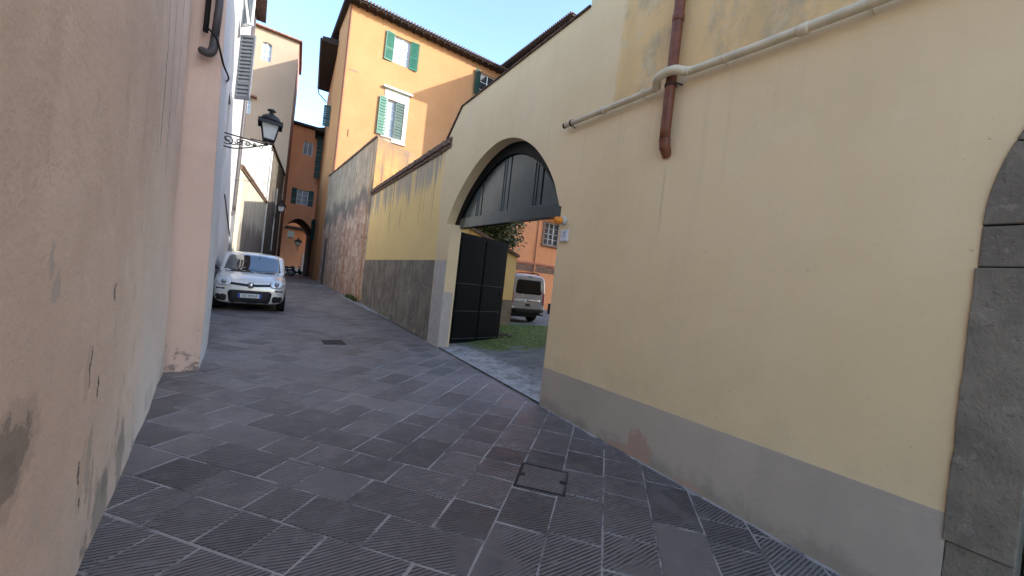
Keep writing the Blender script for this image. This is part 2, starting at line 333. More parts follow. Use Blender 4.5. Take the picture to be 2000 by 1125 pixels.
def court():
    t = T('mossy courtyard concrete', .9, .2)
    p = t.xyz()
    c = t.mix(t.mr(t.noise(1.3, 7, .65), .38, .62), (.135, .135, .125), (.20, .195, .18))
    c = t.mix(t.mr(t.noise(5, 7, .7), .52, .66), c, (.09, .09, .085))
    ms = t.ma('ADD', t.mr(p[1], 6.0, 7.9), t.ma('MULTIPLY', t.ma('SUBTRACT', t.noise(1.7, 8, .7), .5), 2.6))
    ms = t.ma('MULTIPLY', t.mr(ms, .45, .8), t.mr(p[1], 10.3, 11.0, 1, 0))
    ms = t.ma('MULTIPLY', ms, t.mr(p[0], 3.9, 4.6))
    c = t.mix(ms, c, t.mix(t.mr(t.noise(9, 6, .7), .4, .62), (.065, .095, .022), (.15, .19, .045)))
    pale = t.mr(t.ma('ADD', p[0], t.ma('MULTIPLY', t.ma('SUBTRACT', t.noise(2.2, 6, .7), .5), .9)), 3.95, 4.35, 1, 0)
    c = t.mix(pale, c, t.mix(t.mr(t.noise(5, 8, .75), .4, .62), (.36, .35, .33), (.19, .185, .175)))
    t.col(c); t.bump(t.ma('ADD', t.noise(9, 7, .7), t.ma('MULTIPLY', ms, t.noise(45, 5, .7))), .6, .03); return t.m
M['court'] = court()
M['bounce_ground'] = simple('pale bounce ground', (.36, .34, .31), .9, .2, 0, .2, .6)
M['ground'] = simple('bare ground', (.14, .13, .12), .95, .1, 0, .3, .4)

# ------------------------------------------------------------------ mesh helpers
class Fr:
    """a vertical wall frame: s along d, z up, o outwards along n"""
    def __init__(s, p, q, out):
        s.p = Vector((p[0], p[1])); v = Vector((q[0]-p[0], q[1]-p[1])); s.len = v.length; s.d = v.normalized()
        n = Vector((s.d.y, -s.d.x)); s.n = n if n.dot(Vector(out)) > 0 else -n
    def P(s, a, z, o=0): v = s.p+s.d*a+s.n*o; return Vector((v.x, v.y, z))
class MB:
    def __init__(s): s.v = []; s.f = []; s.mi = []
    def add(s, vs, fs, mi=0):
        k = len(s.v); s.v += [Vector(v) for v in vs]
        for f in fs: s.f.append([i+k for i in f]); s.mi.append(mi)
        return s
    def quad(s, a, b, c, d, mi=0): return s.add([a, b, c, d], [(0, 1, 2, 3)], mi)
    def hexa(s, p, mi=0):
        return s.add(p, [(0, 3, 2, 1), (4, 5, 6, 7), (0, 1, 5, 4), (1, 2, 6, 5), (2, 3, 7, 6), (3, 0, 4, 7)], mi)
    def box(s, x0, x1, y0, y1, z0, z1, mi=0):
        return s.hexa([(x0, y0, z0), (x1, y0, z0), (x1, y1, z0), (x0, y1, z0), (x0, y0, z1), (x1, y0, z1), (x1, y1, z1), (x0, y1, z1)], mi)
    def fbox(s, fr, s0, s1, z0, z1, o0, o1, mi=0):
        P = fr.P
        return s.hexa([P(s0, z0, o0), P(s1, z0, o0), P(s1, z0, o1), P(s0, z0, o1), P(s0, z1, o0), P(s1, z1, o0), P(s1, z1, o1), P(s0, z1, o1)], mi)
    def prism(s, front, back, mi=0):
        n = len(front)
        s.add(list(front)+list(back), [tuple(range(n)), tuple(range(2*n-1, n-1, -1))]+[(i, i+n, (i+1) % n+n, (i+1) % n) for i in range(n)], mi); return s
    def tube(s, pts, r, seg=8, closed=False, mi=0):
        pts = [Vector(p) for p in pts]; n = len(pts); k = len(s.v); rs = r if isinstance(r, (list, tuple)) else [r]*n
        prev = None
        for i, p in enumerate(pts):
            a = pts[(i-1) % n] if closed or i else p; b = pts[(i+1) % n] if closed or i < n-1 else p
            t = (b-a).normalized()
            if prev is None:
                u = t.orthogonal().normalized()
            else:
                u = (prev-t*prev.dot(t)); u = u.normalized() if u.length > 1e-6 else t.orthogonal().normalized()
            prev = u; v = t.cross(u)
            for j in range(seg):
                an = 2*math.pi*j/seg; s.v.append(p+(u*math.cos(an)+v*math.sin(an))*rs[i])
        m = n if closed else n-1
        for i in range(m):
            for j in range(seg):
                a, b = k+i*seg+j, k+i*seg+(j+1) % seg; c, d = k+((i+1) % n)*seg+(j+1) % seg, k+((i+1) % n)*seg+j
                s.f.append([a, b, c, d]); s.mi.append(mi)
        if not closed:
            s.f.append([k+j for j in range(seg)][::-1]); s.mi.append(mi); s.f.append([k+(n-1)*seg+j for j in range(seg)]); s.mi.append(mi)
        return s
    def lathe(s, prof, c, axis=(0, 0, 1), seg=16, mi=0, rot=0):
        ax = Vector(axis).normalized(); u = ax.orthogonal().normalized(); v = ax.cross(u); c = Vector(c); k = len(s.v); n = len(prof)
        for (r, h) in prof:
            for j in range(seg):
                an = 2*math.pi*j/seg+rot; s.v.append(c+ax*h+(u*math.cos(an)+v*math.sin(an))*max(r, 1e-4))
        for i in range(n-1):
            for j in range(seg):
                s.f.append([k+i*seg+j, k+i*seg+(j+1) % seg, k+(i+1)*seg+(j+1) % seg, k+(i+1)*seg+j]); s.mi.append(mi)
        s.f.append([k+j for j in range(seg)][::-1]); s.mi.append(mi); s.f.append([k+(n-1)*seg+j for j in range(seg)]); s.mi.append(mi)
        return s
    def mesh(s, name, mats, smooth=False):
        me = bpy.data.meshes.new(name); me.from_pydata([tuple(v) for v in s.v], [], s.f)
        for m in (mats if isinstance(mats, list) else [mats]): me.materials.append(M[m] if isinstance(m, str) else m)
        for p, i in zip(me.polygons, s.mi): p.material_index = i; p.use_smooth = smooth
        bm = bmesh.new(); bm.from_mesh(me); bmesh.ops.recalc_face_normals(bm, faces=bm.faces); bm.to_mesh(me); bm.free()
        return me
    def build(s, name, mats, parent=None, smooth=False, bevel=0):
        o = bpy.data.objects.new(name, s.mesh(name, mats, smooth)); C.objects.link(o)
        if parent is not None:
            o.parent = parent; o.matrix_parent_inverse = parent.matrix_world.inverted() if parent.type == 'EMPTY' and parent.get('_abs') else Matrix()
        if bevel:
            b = o.modifiers.new('bevel', 'BEVEL'); b.width = bevel; b.segments = 2; b.limit_method = 'ANGLE'; b.angle_limit = R(40)
        return o
def tag(o, label, cat, group=None):
    o['label'] = label; o['category'] = cat
    if group: o['group'] = group
    return o
def thing(name, label, cat, loc=(0, 0, 0), group=None, rz=0):
    """Empty at the base of a thing; children of world-placed things keep world coordinates"""
    o = bpy.data.objects.new(name, None); C.objects.link(o); o.location = loc; o.rotation_euler = (0, 0, rz); o.empty_display_size = .2
    o.matrix_world = Matrix.Translation(loc) @ Matrix.Rotation(rz, 4, 'Z')
    if rz == 0: o['_abs'] = 1
    return tag(o, label, cat, group)
def structure(o): o['kind'] = 'structure'; return o
def catmull(pts, k=5):
    out = []
    n = len(pts)
    for i in range(n-1):
        p0, p1, p2, p3 = [Vector(pts[max(0, min(n-1, j))]) for j in (i-1, i, i+1, i+2)]
        for q in range(k):
            t = q/k; out.append(.5*((2*p1)+(p2-p0)*t+(2*p0-5*p1+4*p2-p3)*t*t+(3*p1-p0-3*p2+p3)*t**3))
    out.append(Vector(pts[-1])); return out
def text_mesh(body, size, name, matn, parent, mw):
    cu = bpy.data.curves.new(name, 'FONT'); cu.body = body; cu.size = size; cu.align_x = 'CENTER'; cu.align_y = 'CENTER'; cu.extrude = .001
    tmp = bpy.data.objects.new('tmp', cu); C.objects.link(tmp)
    me = bpy.data.meshes.new_from_object(tmp.evaluated_get(bpy.context.evaluated_depsgraph_get())); bpy.data.objects.remove(tmp)
    me.name = name; me.materials.clear(); me.materials.append(M[matn]); me.transform(mw)
    o = bpy.data.objects.new(name, me); C.objects.link(o); o.parent = parent
    if parent is not None and parent.get('_abs'): o.matrix_parent_inverse = parent.matrix_world.inverted()
    return o
def clip(poly, nx, ny, d):
    """keep nx*x+ny*y <= d"""
    out = []
    for i in range(len(poly)):
        a, b = poly[i], poly[(i+1) % len(poly)]; fa, fb = nx*a[0]+ny*a[1]-d, nx*b[0]+ny*b[1]-d
        if fa <= 0: out.append(a)
        if fa*fb < 0:
            t = fa/(fa-fb); out.append((a[0]+(b[0]-a[0])*t, a[1]+(b[1]-a[1])*t))
    return out

# ------------------------------------------------------------------ setting: ground, street, courtyard
structure(MB().quad((-400, -400, -.6), (400, -400, -.6), (400, 400, -.6), (-400, 400, -.6)).build('ground', 'ground'))
def sheet(name, xs, ys, zf, matn):
    mb = MB(); nx = len(xs)
    vs = [(x, y, zf(x, y)) for y in ys for x in xs]
    fs = [(j*nx+i, j*nx+i+1, (j+1)*nx+i+1, (j+1)*nx+i) for j in range(len(ys)-1) for i in range(nx-1)]
    return structure(mb.add(vs, fs).build(name, matn))
def fl(a, b, n): return [a+(b-a)*i/n for i in range(n+1)]
street = sheet('street', fl(-2, 7, 18), fl(-3.5, 60, 127), lambda x, y: gz(y)-.0010, 'mortar')
wallx = lambda y: 3.23+.03*y
structure(MB().quad((-60, -90, -.12), (60, -90, -.12), (60, -3.5, -.12), (-60, -3.5, -.12)).build('square', 'bounce_ground'))  # invented open ground behind the camera, added to bounce sunlight into the street
courtyard = sheet('courtyard', [3.30]+fl(3.62, 18, 36), fl(3.6, 20, 60), lambda x, y: (gzc(x, y) if x > 3.6 else gz(y)-.0), 'court')
# move near edge to the threshold line
for v in courtyard.data.vertices:
    if v.co.x < 3.4: v.co.x = wallx(v.co.y)+.0; v.co.z = gz(v.co.y)+.028
    
def slab_mesh(mb, poly, th=.03, gap=.0068, dz=0.0):
    n = len(poly); cx = sum(p[0] for p in poly)/n; cy = sum(p[1] for p in poly)/n
    def inset(p, g):
        d = math.hypot(p[0]-cx, p[1]-cy); k = max(0, 1-g*1.35/d) if d > 0 else 1; return (cx+(p[0]-cx)*k, cy+(p[1]-cy)*k)
    a = [inset(p, gap) for p in poly]; b = [inset(p, gap+.005) for p in poly]
    k = len(mb.v)
    jt = [(rs.uniform(-.004, .004), rs.uniform(-.004, .004), rs.uniform(0, .0012)) for _ in poly]
    mb.v += [Vector((x, y, gz(y)-th)) for x, y in a]+[Vector((x+j[0], y+j[1], gz(y)-.0035+dz+j[2])) for (x, y), j in zip(a, jt)]+[Vector((x+j[0], y+j[1], gz(y)+dz+j[2])) for (x, y), j in zip(b, jt)]
    for lev in (0, 1):
        for i in range(n): mb.f.append([k+lev*n+i, k+lev*n+(i+1) % n, k+(lev+1)*n+(i+1) % n, k+(lev+1)*n+i]); mb.mi.append(0)
    mb.f.append([k+2*n+i for i in range(n)]); mb.mi.append(0)
# chevron paving: seam at X=1.33, courses .47 m apart along the seam
XS, PER, SL, SR = 1.33, .47, -1.084, .897
def course(k, side):
    """cut one arm of chevron k into slabs; coordinates a (along arm from seam), b (0..1 across)"""
    P0 = Vector((XS, 1.94+PER*k)); P1 = Vector((XS, 1.94+PER*(k+1)))
    d = Vector((-1, -SL)).normalized() if side < 0 else Vector((1, SR)).normalized()
    od = Vector((1, SR)).normalized() if side < 0 else Vector((-1, -SL)).normalized()
    return P0, P1, d, od
rs = random.Random(3)
near, far = [], []
NY = 8.8
for k in range(-10, 62):
    takes = rs.choice((-1, 1))
    for side in (-1, 1):
        P0, P1, d, od = course(k, side)
        # arm bounded by line P0+d*t and P1+d*t ; if this side takes the corner it begins at the other arm's lower line
        # a point on the P1 line extended back to the other arm's P0 line:
        det = d.x*(-od.y)+od.x*d.y
        # solve P1 - d*t = P0 + od*u
        rhs = P1-P0
        t = (rhs.x*(-od.y)+od.x*rhs.y)/det if abs(det) > 1e-6 else 0
        ext = -abs(t) if takes == side else 0.0
        a0, a1 = (0.0, ext) if takes == side else (abs(rhs.dot(d)) if False else 0.0, 0.0)
        # lower line start: taking side starts at P0; otherwise starts beyond the corner piece
        lo0 = (rhs.x*od.y-od.x*rhs.y)/(d.x*od.y-od.x*d.y)
        if takes != side:
            w_ = PER*abs(math.cos(math.atan(SL if side < 0 else SR)))
            lo_s = PER*math.sin(math.atan(abs(SL if side < 0 else SR)))*1.0
            # foot of P1 on the lower line along od
            # P0 + d*x = P1 - od*y
            det2 = d.x*od.y-od.x*d.y
            lo_s = (rhs.x*od.y-od.x*rhs.y)/det2
            a0, a1 = lo_s, 0.0
        else:
            a0, a1 = 0.0, ext
        la, lb = a0, a1
        limit = 3.4 if side < 0 else 3.4
        first = True
        while min(la, lb) < limit:
            L = rs.choice((.30, .36, .42, .48, .55, .64)) * (1 if side < 0 else .98)
            na = la+L; nb = na-lo0+rs.uniform(-.006, .006)
            first = False
            poly = [tuple(P0+d*la), tuple(P0+d*na), tuple(P1+d*nb), tuple(P1+d*lb)]
            la, lb = na, nb
            ym = (poly[0][1]+poly[2][1])/2
            poly = clip(poly, 1, -.03, 3.225) if ym < 8.1 else clip(poly, 1, -.0523, 3.075) if ym < 16.9 else clip(poly, 1, -.0225, 3.57)
            if len(poly) >= 3: poly = clip(poly, -1, 0, 1.0)
            if len(poly) < 3: continue
            ar = abs(sum(poly[i][0]*poly[(i+1) % len(poly)][1]-poly[(i+1) % len(poly)][0]*poly[i][1] for i in range(len(poly))))/2
            if ar < .006: continue
            cy = sum(p[1] for p in poly)/len(poly); cx = sum(p[0] for p in poly)/len(poly)
            if cy < .2 or cy > 26 or (cx < -.85 and cy < 8): continue
            (near if cy < NY else far).append((cy, cx, poly))
COVER = [(2.16, 2.69), (2.43, 2.40), (2.15, 2.13), (1.87, 2.41)]
GRATE = (1.28, 1.66, 7.9, 8.30)
near.sort(key=lambda q: q[0]**2+q[1]**2)
keep, rest = [], []
for q in near:
    vis = q[0] > 1.0 and not (q[1] < -.75)
    (keep if vis and len(keep) < 296 else rest).append(q)
proto = None
for cy, cx, poly in keep:
    mb = MB(); slab_mesh(mb, poly, dz=rs.uniform(.0002, .0022)); mb.build('slab', 'slab', street)
mb = MB()
for cy, cx, poly in rest+far: slab_mesh(mb, poly, dz=rs.uniform(.0002, .0014))
so = mb.build('far_slabs', 'slab_far', street); so['kind'] = 'stuff'
mb = MB(); mb.add([(-2, 26, gz(26)-.002), (7, 26, gz(26)-.002), (7, 32, gz(32)+.002), (-2, 32, gz(32)+.002), (7, 42, gz(42)+.002), (-2, 42, gz(42)+.002), (7, 60, gz(60)+.002), (-2, 60, gz(60)+.002)], [(0, 1, 2, 3), (3, 2, 4, 5), (5, 4, 6, 7)])
fp = mb.build('distant_paving', 'slab_far', street)
# gutter-less border: kerb strip of pale mortar along the yellow wall foot
mb = MB()
for i in range(18):
    y0, y1 = .2+i*.21, .2+(i+1)*.21
    if y1 > 3.97: y1 = 3.97
    if y0 >= 3.97: break
    x0, x1 = wallx(y0), wallx(y1)
    mb.add([(x0-.035-.012*math.sin(i*2.1), y0, gz(y0)+.001), (x0+.02, y0, gz(y0)+.012), (x1+.02, y1, gz(y1)+.012), (x1-.035-.012*math.sin((i+1)*2.1), y1, gz(y1)+.001)], [(0, 1, 2, 3)])
structure(mb.build('joint_fillet', 'mortar'))

mb = MB(); rgr = random.Random(31)
def bit(x, y, r):
    z = gz(y)+.0005; a = rgr.uniform(0, 6.28); p = [(x+r*math.cos(a+k*1.57)*rgr.uniform(.6, 1.2), y+r*math.sin(a+k*1.57)*rgr.uniform(.6, 1.2), z) for k in range(4)]
    mb.add(p+[(x, y, z+r*rgr.uniform(.4, .9))], [(0, 1, 4), (1, 2, 4), (2, 3, 4), (3, 0, 4), (3, 2, 1, 0)])
for i in range(420):
    y = rgr.uniform(1.0, 7.5); side = rgr.random()
    if side < .5: x = -.55-max(0, y-3)*.045+abs(rgr.gauss(0, .07))+.03
    else:
        y = rgr.uniform(.3, 3.95); x = wallx(y)-abs(rgr.gauss(0, .06))-.02
    bit(x, y, rgr.uniform(.003, .009))
for i in range(130): bit(rgr.uniform(-.4, 3.1), rgr.uniform(1.2, 6), rgr.uniform(.002, .005))
g_ = mb.build('grit', simple('grit and plaster crumbs', (.34, .30, .25), .95, .1, 0, .5, 30)); g_['kind'] = 'stuff'; tag(g_, 'grit and plaster crumbs scattered along the wall feet', 'grit')

# access cover and drain grate in the paving
t_ = thing('access_cover', 'rectangular stone infill access cover in a black steel frame beside the grey plinth', 'cover', (2.15, 2.41, gz(2.4)))
c4 = [Vector((x, y, gz(y))) for x, y in COVER]; cc = sum(c4, Vector())/4
def ring4(mb, k0, k1, z0, z1):
    a = [cc+(p-cc)*k0 for p in c4]; b = [cc+(p-cc)*k1 for p in c4]
    up0, up1 = Vector((0, 0, z0)), Vector((0, 0, z1))
    for i in range(4):
        j = (i+1) % 4; mb.hexa([a[i]+up0, a[j]+up0, b[j]+up0, b[i]+up0, a[i]+up1, a[j]+up1, b[j]+up1, b[i]+up1])
mb = MB(); ring4(mb, 1.04, .99, -.02, .006); mb.build('frame', 'cast', t_)
mb = MB(); ring4(mb, .945, .925, -.02, .0055); mb.build('rim', 'cast', t_)
mb = MB(); ring4(mb, .99, .945, -.02, .0012); mb.build('gap', 'black', t_)
mb = MB(); mb.hexa([cc+(p-cc)*.93+Vector((0, 0, -.02)) for p in c4]+[cc+(p-cc)*.93+Vector((0, 0, .004)) for p in c4]); mb.build('stone_infill', 'slab', t_)
for e in ((0, 3), (1, 2)):
    m_ = (c4[e[0]]+c4[e[1]])/2; m_ = cc+(m_-cc)*.86
    mb = MB(); mb.lathe([(.028, 0), (.028, .0065), (.018, .007)], m_, seg=10); mb.build('key_hole', 'black', t_)
t_ = thing('drain_grate', 'rusty square iron drain grate set in the street paving', 'grate', (1.47, 8.1, gz(8.1)))
x0, x1, y0, y1 = GRATE; zg = gz(8.1)+.004
mb = MB(); mb.box(x0, x1, y0, y1, zg-.02, zg+.001); mb.build('well', 'black', t_)
mb = MB()
for (a, b, c_, d_) in ((x0, x1, y0, y0+.03), (x0, x1, y1-.03, y1), (x0, x0+.03, y0+.03, y1-.03), (x1-.03, x1, y0+.03, y1-.03)): mb.box(a, b, c_, d_, zg, zg+.008)
mb.build('frame', 'cast', t_)
for i in range(6):
    x = x0+.055+i*.05; MB().box(x-.009, x+.009, y0+.03, y1-.03, zg, zg+.009).build('bar', 'cast', t_)

# ------------------------------------------------------------------ yellow building with the gateway (right)
WF = Fr((wallx(0), 0), (wallx(10), 10), (-1, 0))
GATE_ARCH = [(4.02, 2.74), (4.08, 2.86), (4.21, 3.11), (4.42, 3.38), (4.7, 3.65), (4.98, 3.84), (5.3, 3.99), (5.62, 4.07), (6.0, 4.08), (6.48, 3.97), (6.96, 3.74), (7.45, 3.38), (7.76, 3.04), (7.94, 2.76)]
arch = [(p.x, p.y) for p in catmull([Vector((a, b, 0)) for a, b in GATE_ARCH], 4)]
DC, DR, DS = -.97, 1.30, 2.20       # stone doorway centre, outer radius, springing
door_arc = [(DC+DR*math.cos(R(a)), DS+DR*math.sin(R(a))) for a in range(180, -1, -6)]
out = [(-6.5, -.5), (DC-DR, -.5)]+door_arc+[(DC+DR, -.5), (3.97, -.5), (3.97, 2.72)]+arch+[(7.65, 2.76), (7.65, -.5), (8.30, -.5), (8.42, 4.72), (7.71, 5.30), (3.82, 5.30), (3.82, 8.4), (-6.5, 8.4)]
yb = thing('yellow_building', 'cream yellow plastered building with arched gateway, grey plinth and cream pipe', 'building', (wallx(3), 3, gz(3)))
mb = MB(); mb.prism([WF.P(a, z, 0) for a, z in out], [WF.P(a, z, -.25) for a, z in out]); mb.build('wall', 'cream', yb)
mb = MB(); mb.box(wallx(0)+.47, 30, -6.5, 3.8, -.5, 8.4); mb.build('rear_block', 'cream', yb)
MB().box(6.2, 30, -6.4, 3.7, 8.41, 12.2).build('added_shade_wing', 'cream', yb)  # unseen block added to shade the courtyard and lower white house
MB().box(22, 36, -6.3, 3.6, 12.21, 17.2).build('added_shade_tower', 'cream', yb)  # unseen taller block added to keep sun off the courtyard house
mb = MB(); mb.hexa([(2.95, -6.6, 8.4), (6.2, -6.6, 8.4), (6.2, 3.95, 8.4), (3.25, 3.95, 8.4), (2.95, -6.6, 8.5), (6.2, -6.6, 8.7), (6.2, 3.95, 8.7), (3.25, 3.95, 8.5)]); mb.build('roof', 'tile', yb)
# plinth, 6 mm proud
pl = [(DC+DR, gz(0)-.2), (3.965, gz(4)-.2), (3.965, .565), (DC+DR, .63)]
mb = MB(); mb.prism([WF.P(a, z, .006) for a, z in pl], [WF.P(a, z, -.01) for a, z in pl])
mb.fbox(WF, 3.962, 3.972, gz(4)-.2, .565, -.21, .004); mb.build('plinth', 'plinth', yb)
mb = MB(); mb.fbox(WF, 7.655, 8.30, -.1, 1.98, -.01, .006); mb.fbox(WF, 7.645, 7.655, -.1, 1.30, -.21, .003); mb.build('plinth', simple('pale grey plinth', (.56, .50, .43), .9, .2), yb)
# tile coping on the gateway wall
mb = MB()
for a0, a1, z0, z1 in ((3.82, 7.74, 5.302, 5.302), (7.74, 8.45, 5.302, 4.75)):
    n = 26 if a1 < 7.8 else 5
    for i in range(n):
        p, q = a0+(a1-a0)*i/n, a0+(a1-a0)*(i+.94)/n; zp, zq = z0+(z1-z0)*i/n, z0+(z1-z0)*(i+.94)/n
        mb.hexa([WF.P(p, zp, .03), WF.P(q, zq, .03), WF.P(q, zq, -.5), WF.P(p, zp, -.5), WF.P(p, zp+.022, .03), WF.P(q, zq+.022, .03), WF.P(q, zq+.06, -.5), WF.P(p, zp+.06, -.5)])
mb.build('coping_tiles', 'tile_dark', yb)['kind'] = 'stuff'
# stone doorway: jamb, impost and voussoirs as single stones
SW = .235
def stone(a0, a1, z0, z1, o=.012):
    MB().fbox(WF, a0, a1, z0, z1, -.3, o).build('jamb_stone', 'stone', yb, bevel=.008)
def ragged(a0, a1, z0, z1, o):
    rr = random.Random(5); n = 18
    L = [(a1+rr.uniform(-.004, .003), z0+(z1-z0)*i/n) for i in range(n+1)]
    pts = [(a0, z0), ]+L+[(a0, z1)]
    MB().prism([WF.P(a, z, o) for a, z in pts], [WF.P(a, z, -.3) for a, z in pts]).build('jamb_stone', 'stone', yb, bevel=.006)
ragged(DC+DR-SW, DC+DR+.01, .49, 1.975, .014)
stone(DC+DR-SW-.006, DC+DR+.0, 1.981, 2.198, .010)
ragged(DC+DR-SW, DC+DR, -.3, .485, .004)
stone(DC-DR, DC-DR+SW, -.3, 1.975); stone(DC-DR, DC-DR+SW+.006, 1.981, 2.198, .01)
a_s = .2
nv = 9
for i in range(nv):
    b0 = a_s+(180-2*a_s)*i/nv+.15; b1 = a_s+(180-2*a_s)*(i+1)/nv-.15
    ang = [R(b0+(b1-b0)*j/5) for j in range(6)]
    pts = [(DC+DR*math.cos(a), DS+DR*math.sin(a)) for a in ang]+[(DC+(DR-SW)*math.cos(a), DS+(DR-SW)*math.sin(a)) for a in reversed(ang)]
    MB().prism([WF.P(a, z, .012) for a, z in pts], [WF.P(a, z, -.3) for a, z in pts]).build('voussoir', 'stone', yb, bevel=.006)
dd = MB().fbox(WF, DC-DR+SW, DC+DR-SW-.01, gz(0)-.1, 3.6, -.34, -.26).build('door', 'green_dark', yb)
for i in range(4):
    for j in range(2):
        a = DC-.95+j*.98; MB().fbox(WF, a, a+.88, .15+i*.72, .72+i*.72, -.262, -.245).build('panel', 'green_dark', dd, bevel=.01)

# cream pipe with a jog around the brown downpipe
pp = thing('service_pipe', 'long cream painted service pipe bending around the brown downpipe on the yellow wall', 'pipe', tuple(WF.P(4, 3.79, .04)))
pts = [(-2.9, 3.60, .075), (0.8, 3.69, .075), (1.6, 3.73, .075), (2.20, 3.778, .075), (2.25, 3.79, .10), (2.30, 3.80, .155), (2.40, 3.802, .172), (2.49, 3.785, .16), (2.535, 3.765, .11), (2.56, 3.75, .075), (2.9, 3.755, .075), (3.985, 3.785, .075)]
mb = MB(); mb.tube([WF.P(a, z, o) for a, z, o in pts[:5]], .036, 12); mb.build('pipe_run', 'pipe', pp, True)
mb = MB(); mb.tube([p for p in catmull([WF.P(a, z, o) for a, z, o in pts[3:10]], 5)], .043, 12); mb.build('bend', 'pipe', pp, True)
mb = MB(); mb.tube([WF.P(a, z, o) for a, z, o in pts[8:]], .034, 12); mb.build('pipe_run', 'pipe', pp, True)
mb = MB(); mb.lathe([(.036, 0), (.036, .03), (.02, .035)], WF.P(3.98, 3.785, .075), (WF.d.x, WF.d.y, 0), 12); mb.build('end_cap', 'rust', pp, True)
for a, z in ((3.86, 3.782), (1.86, 3.75), (.9, 3.70), (2.72, 3.76)):
    mb = MB(); mb.lathe([(.041, -.012), (.041, .012)], WF.P(a, z, .075), (WF.d.x, WF.d.y, 0), 12); mb.tube([WF.P(a, z-.04, .075), WF.P(a, z-.045, -.01)], .006, 6); mb.build('clip', 'rust' if a == 3.86 else 'pipe', pp)
for a, z in ((1.28, 3.71), (3.3, 3.768)):
    MB().lathe([(.040, -.035), (.043, -.03), (.043, .03), (.040, .035)], WF.P(a, z, .075), (WF.d.x, WF.d.y, 0), 14).build('collar', 'pipe', pp, True)
dp = thing('downpipe', 'brown painted downpipe ending in a cut shoe against the yellow wall', 'downpipe', tuple(WF.P(2.4, 3.07, .05)))
mb = MB(); mb.tube([WF.P(2.385, 8.4, .075), WF.P(2.39, 6, .075), WF.P(2.395, 4.4, .072), WF.P(2.40, 3.30, .068), WF.P(2.40, 3.18, .062)], .05, 14); mb.build('pipe_run', 'copper', dp, True)
mb = MB(); mb.tube([WF.P(2.40, 3.2, .062), WF.P(2.40, 3.12, .05), WF.P(2.40, 3.04, -.01)], [.053, .053, .045], 14); mb.build('shoe', 'copper', dp)
mb = MB(); mb.lathe([(.058, -.014), (.058, .014)], WF.P(2.395, 3.72, .07), (0, 0, 1), 14); mb.tube([WF.P(2.33, 3.72, .06), WF.P(2.31, 3.72, -.02)], .008, 6); mb.build('clamp', 'rust', dp)
for z in (4.38, 6.4): MB().lathe([(.052, -.04), (.056, -.035), (.056, .035), (.052, .04)], WF.P(2.394, z, .0725), (0, 0, 1), 14).build('collar', 'copper', dp, True)

# beacon and house number tile
bc = thing('gate_beacon', 'orange warning beacon on a grey base beside the arched gateway', 'beacon', tuple(WF.P(3.9, 2.5, 0)))
ax = Vector((WF.n.x, WF.n.y, 0)); ax2 = (ax+Vector((WF.d.x, WF.d.y, 0))*.25).normalized()
MB().lathe([(.055, 0), (.06, .02), (.055, .045), (.04, .05)], WF.P(3.865, 2.515, 0), ax2, 18).build('base', 'trim', bc, True)
MB().lathe([(.043, .048), (.045, .06), (.043, .12), (.036, .142), (.012, .152)], WF.P(3.865, 2.515, 0), ax2, 18).build('lens', 'amber', bc, True)
nt_ = thing('house_number', 'white ceramic house number tile with a blue figure beside the gateway', 'house number', tuple(WF.P(3.84, 2.33, 0)))
MB().fbox(WF, 3.765, 3.905, 2.255, 2.40, -.005, .018).build('tile', 'tilewhite', nt_, bevel=.004)
MB().fbox(WF, 3.76, 3.91, 2.243, 2.254, -.005, .03).build('ledge', 'trim', nt_)
mw = Matrix(((-WF.d.x, 0, WF.n.x, 0), (-WF.d.y, 0, WF.n.y, 0), (0, 1, 0, 0), (0, 0, 0, 1)))
text_mesh('3', .10, 'figure', 'blue', nt_, Matrix.Translation(WF.P(3.835, 2.33, .0195)) @ mw)

# ------------------------------------------------------------------ carriage gate
gt = thing('carriage_gate', 'dark green carriage gate with arched boarded top and one open leaf', 'gate', tuple(WF.P(5.8, gz(6), -.3)))
GZ = -.235
rail_b = lambda a: 2.66+.012*(a-4)
inner = [(a, z) for a, z in arch]
fan = [(3.98, rail_b(4))]+inner+[(7.96, rail_b(8))]
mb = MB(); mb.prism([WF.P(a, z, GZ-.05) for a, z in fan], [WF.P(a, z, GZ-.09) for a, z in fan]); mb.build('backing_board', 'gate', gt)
# rim following the arch
mid = (5.97, 2.6)
def shrink(p, g): v = Vector((p[0]-mid[0], p[1]-mid[1])); return (mid[0]+v.x*(1-g/v.length), mid[1]+v.y*(1-g/v.length))
rim_o = arch; rim_i = [shrink(p, .20) for p in arch]
mb = MB()
for i in range(len(arch)-1):
    q = [rim_o[i], rim_o[i+1], rim_i[i+1], rim_i[i]]
    mb.hexa([WF.P(a, z, GZ-.05) for a, z in q]+[WF.P(a, z, GZ+.035) for a, z in q])
mb.build('arch_rim', 'gate', gt)
mb = MB(); q = [(3.98, rail_b(4)), (7.96, rail_b(8)), (7.9, rail_b(8)+.21), (4.03, rail_b(4)+.21)]
mb.hexa([WF.P(a, z, GZ-.045) for a, z in q]+[WF.P(a, z, GZ+.03) for a, z in q]); mb.build('bottom_rail', 'gate_green', gt, bevel=.006)
def fan_top(a):
    for (p, q) in zip(rim_i, rim_i[1:]):
        if min(p[0], q[0]) <= a <= max(p[0], q[0]): return p[1]+(q[1]-p[1])*(a-p[0])/((q[0]-p[0]) or 1)
    return rim_i[0][1]
edges = [4.22, 4.80, 5.80, 6.80, 7.72]
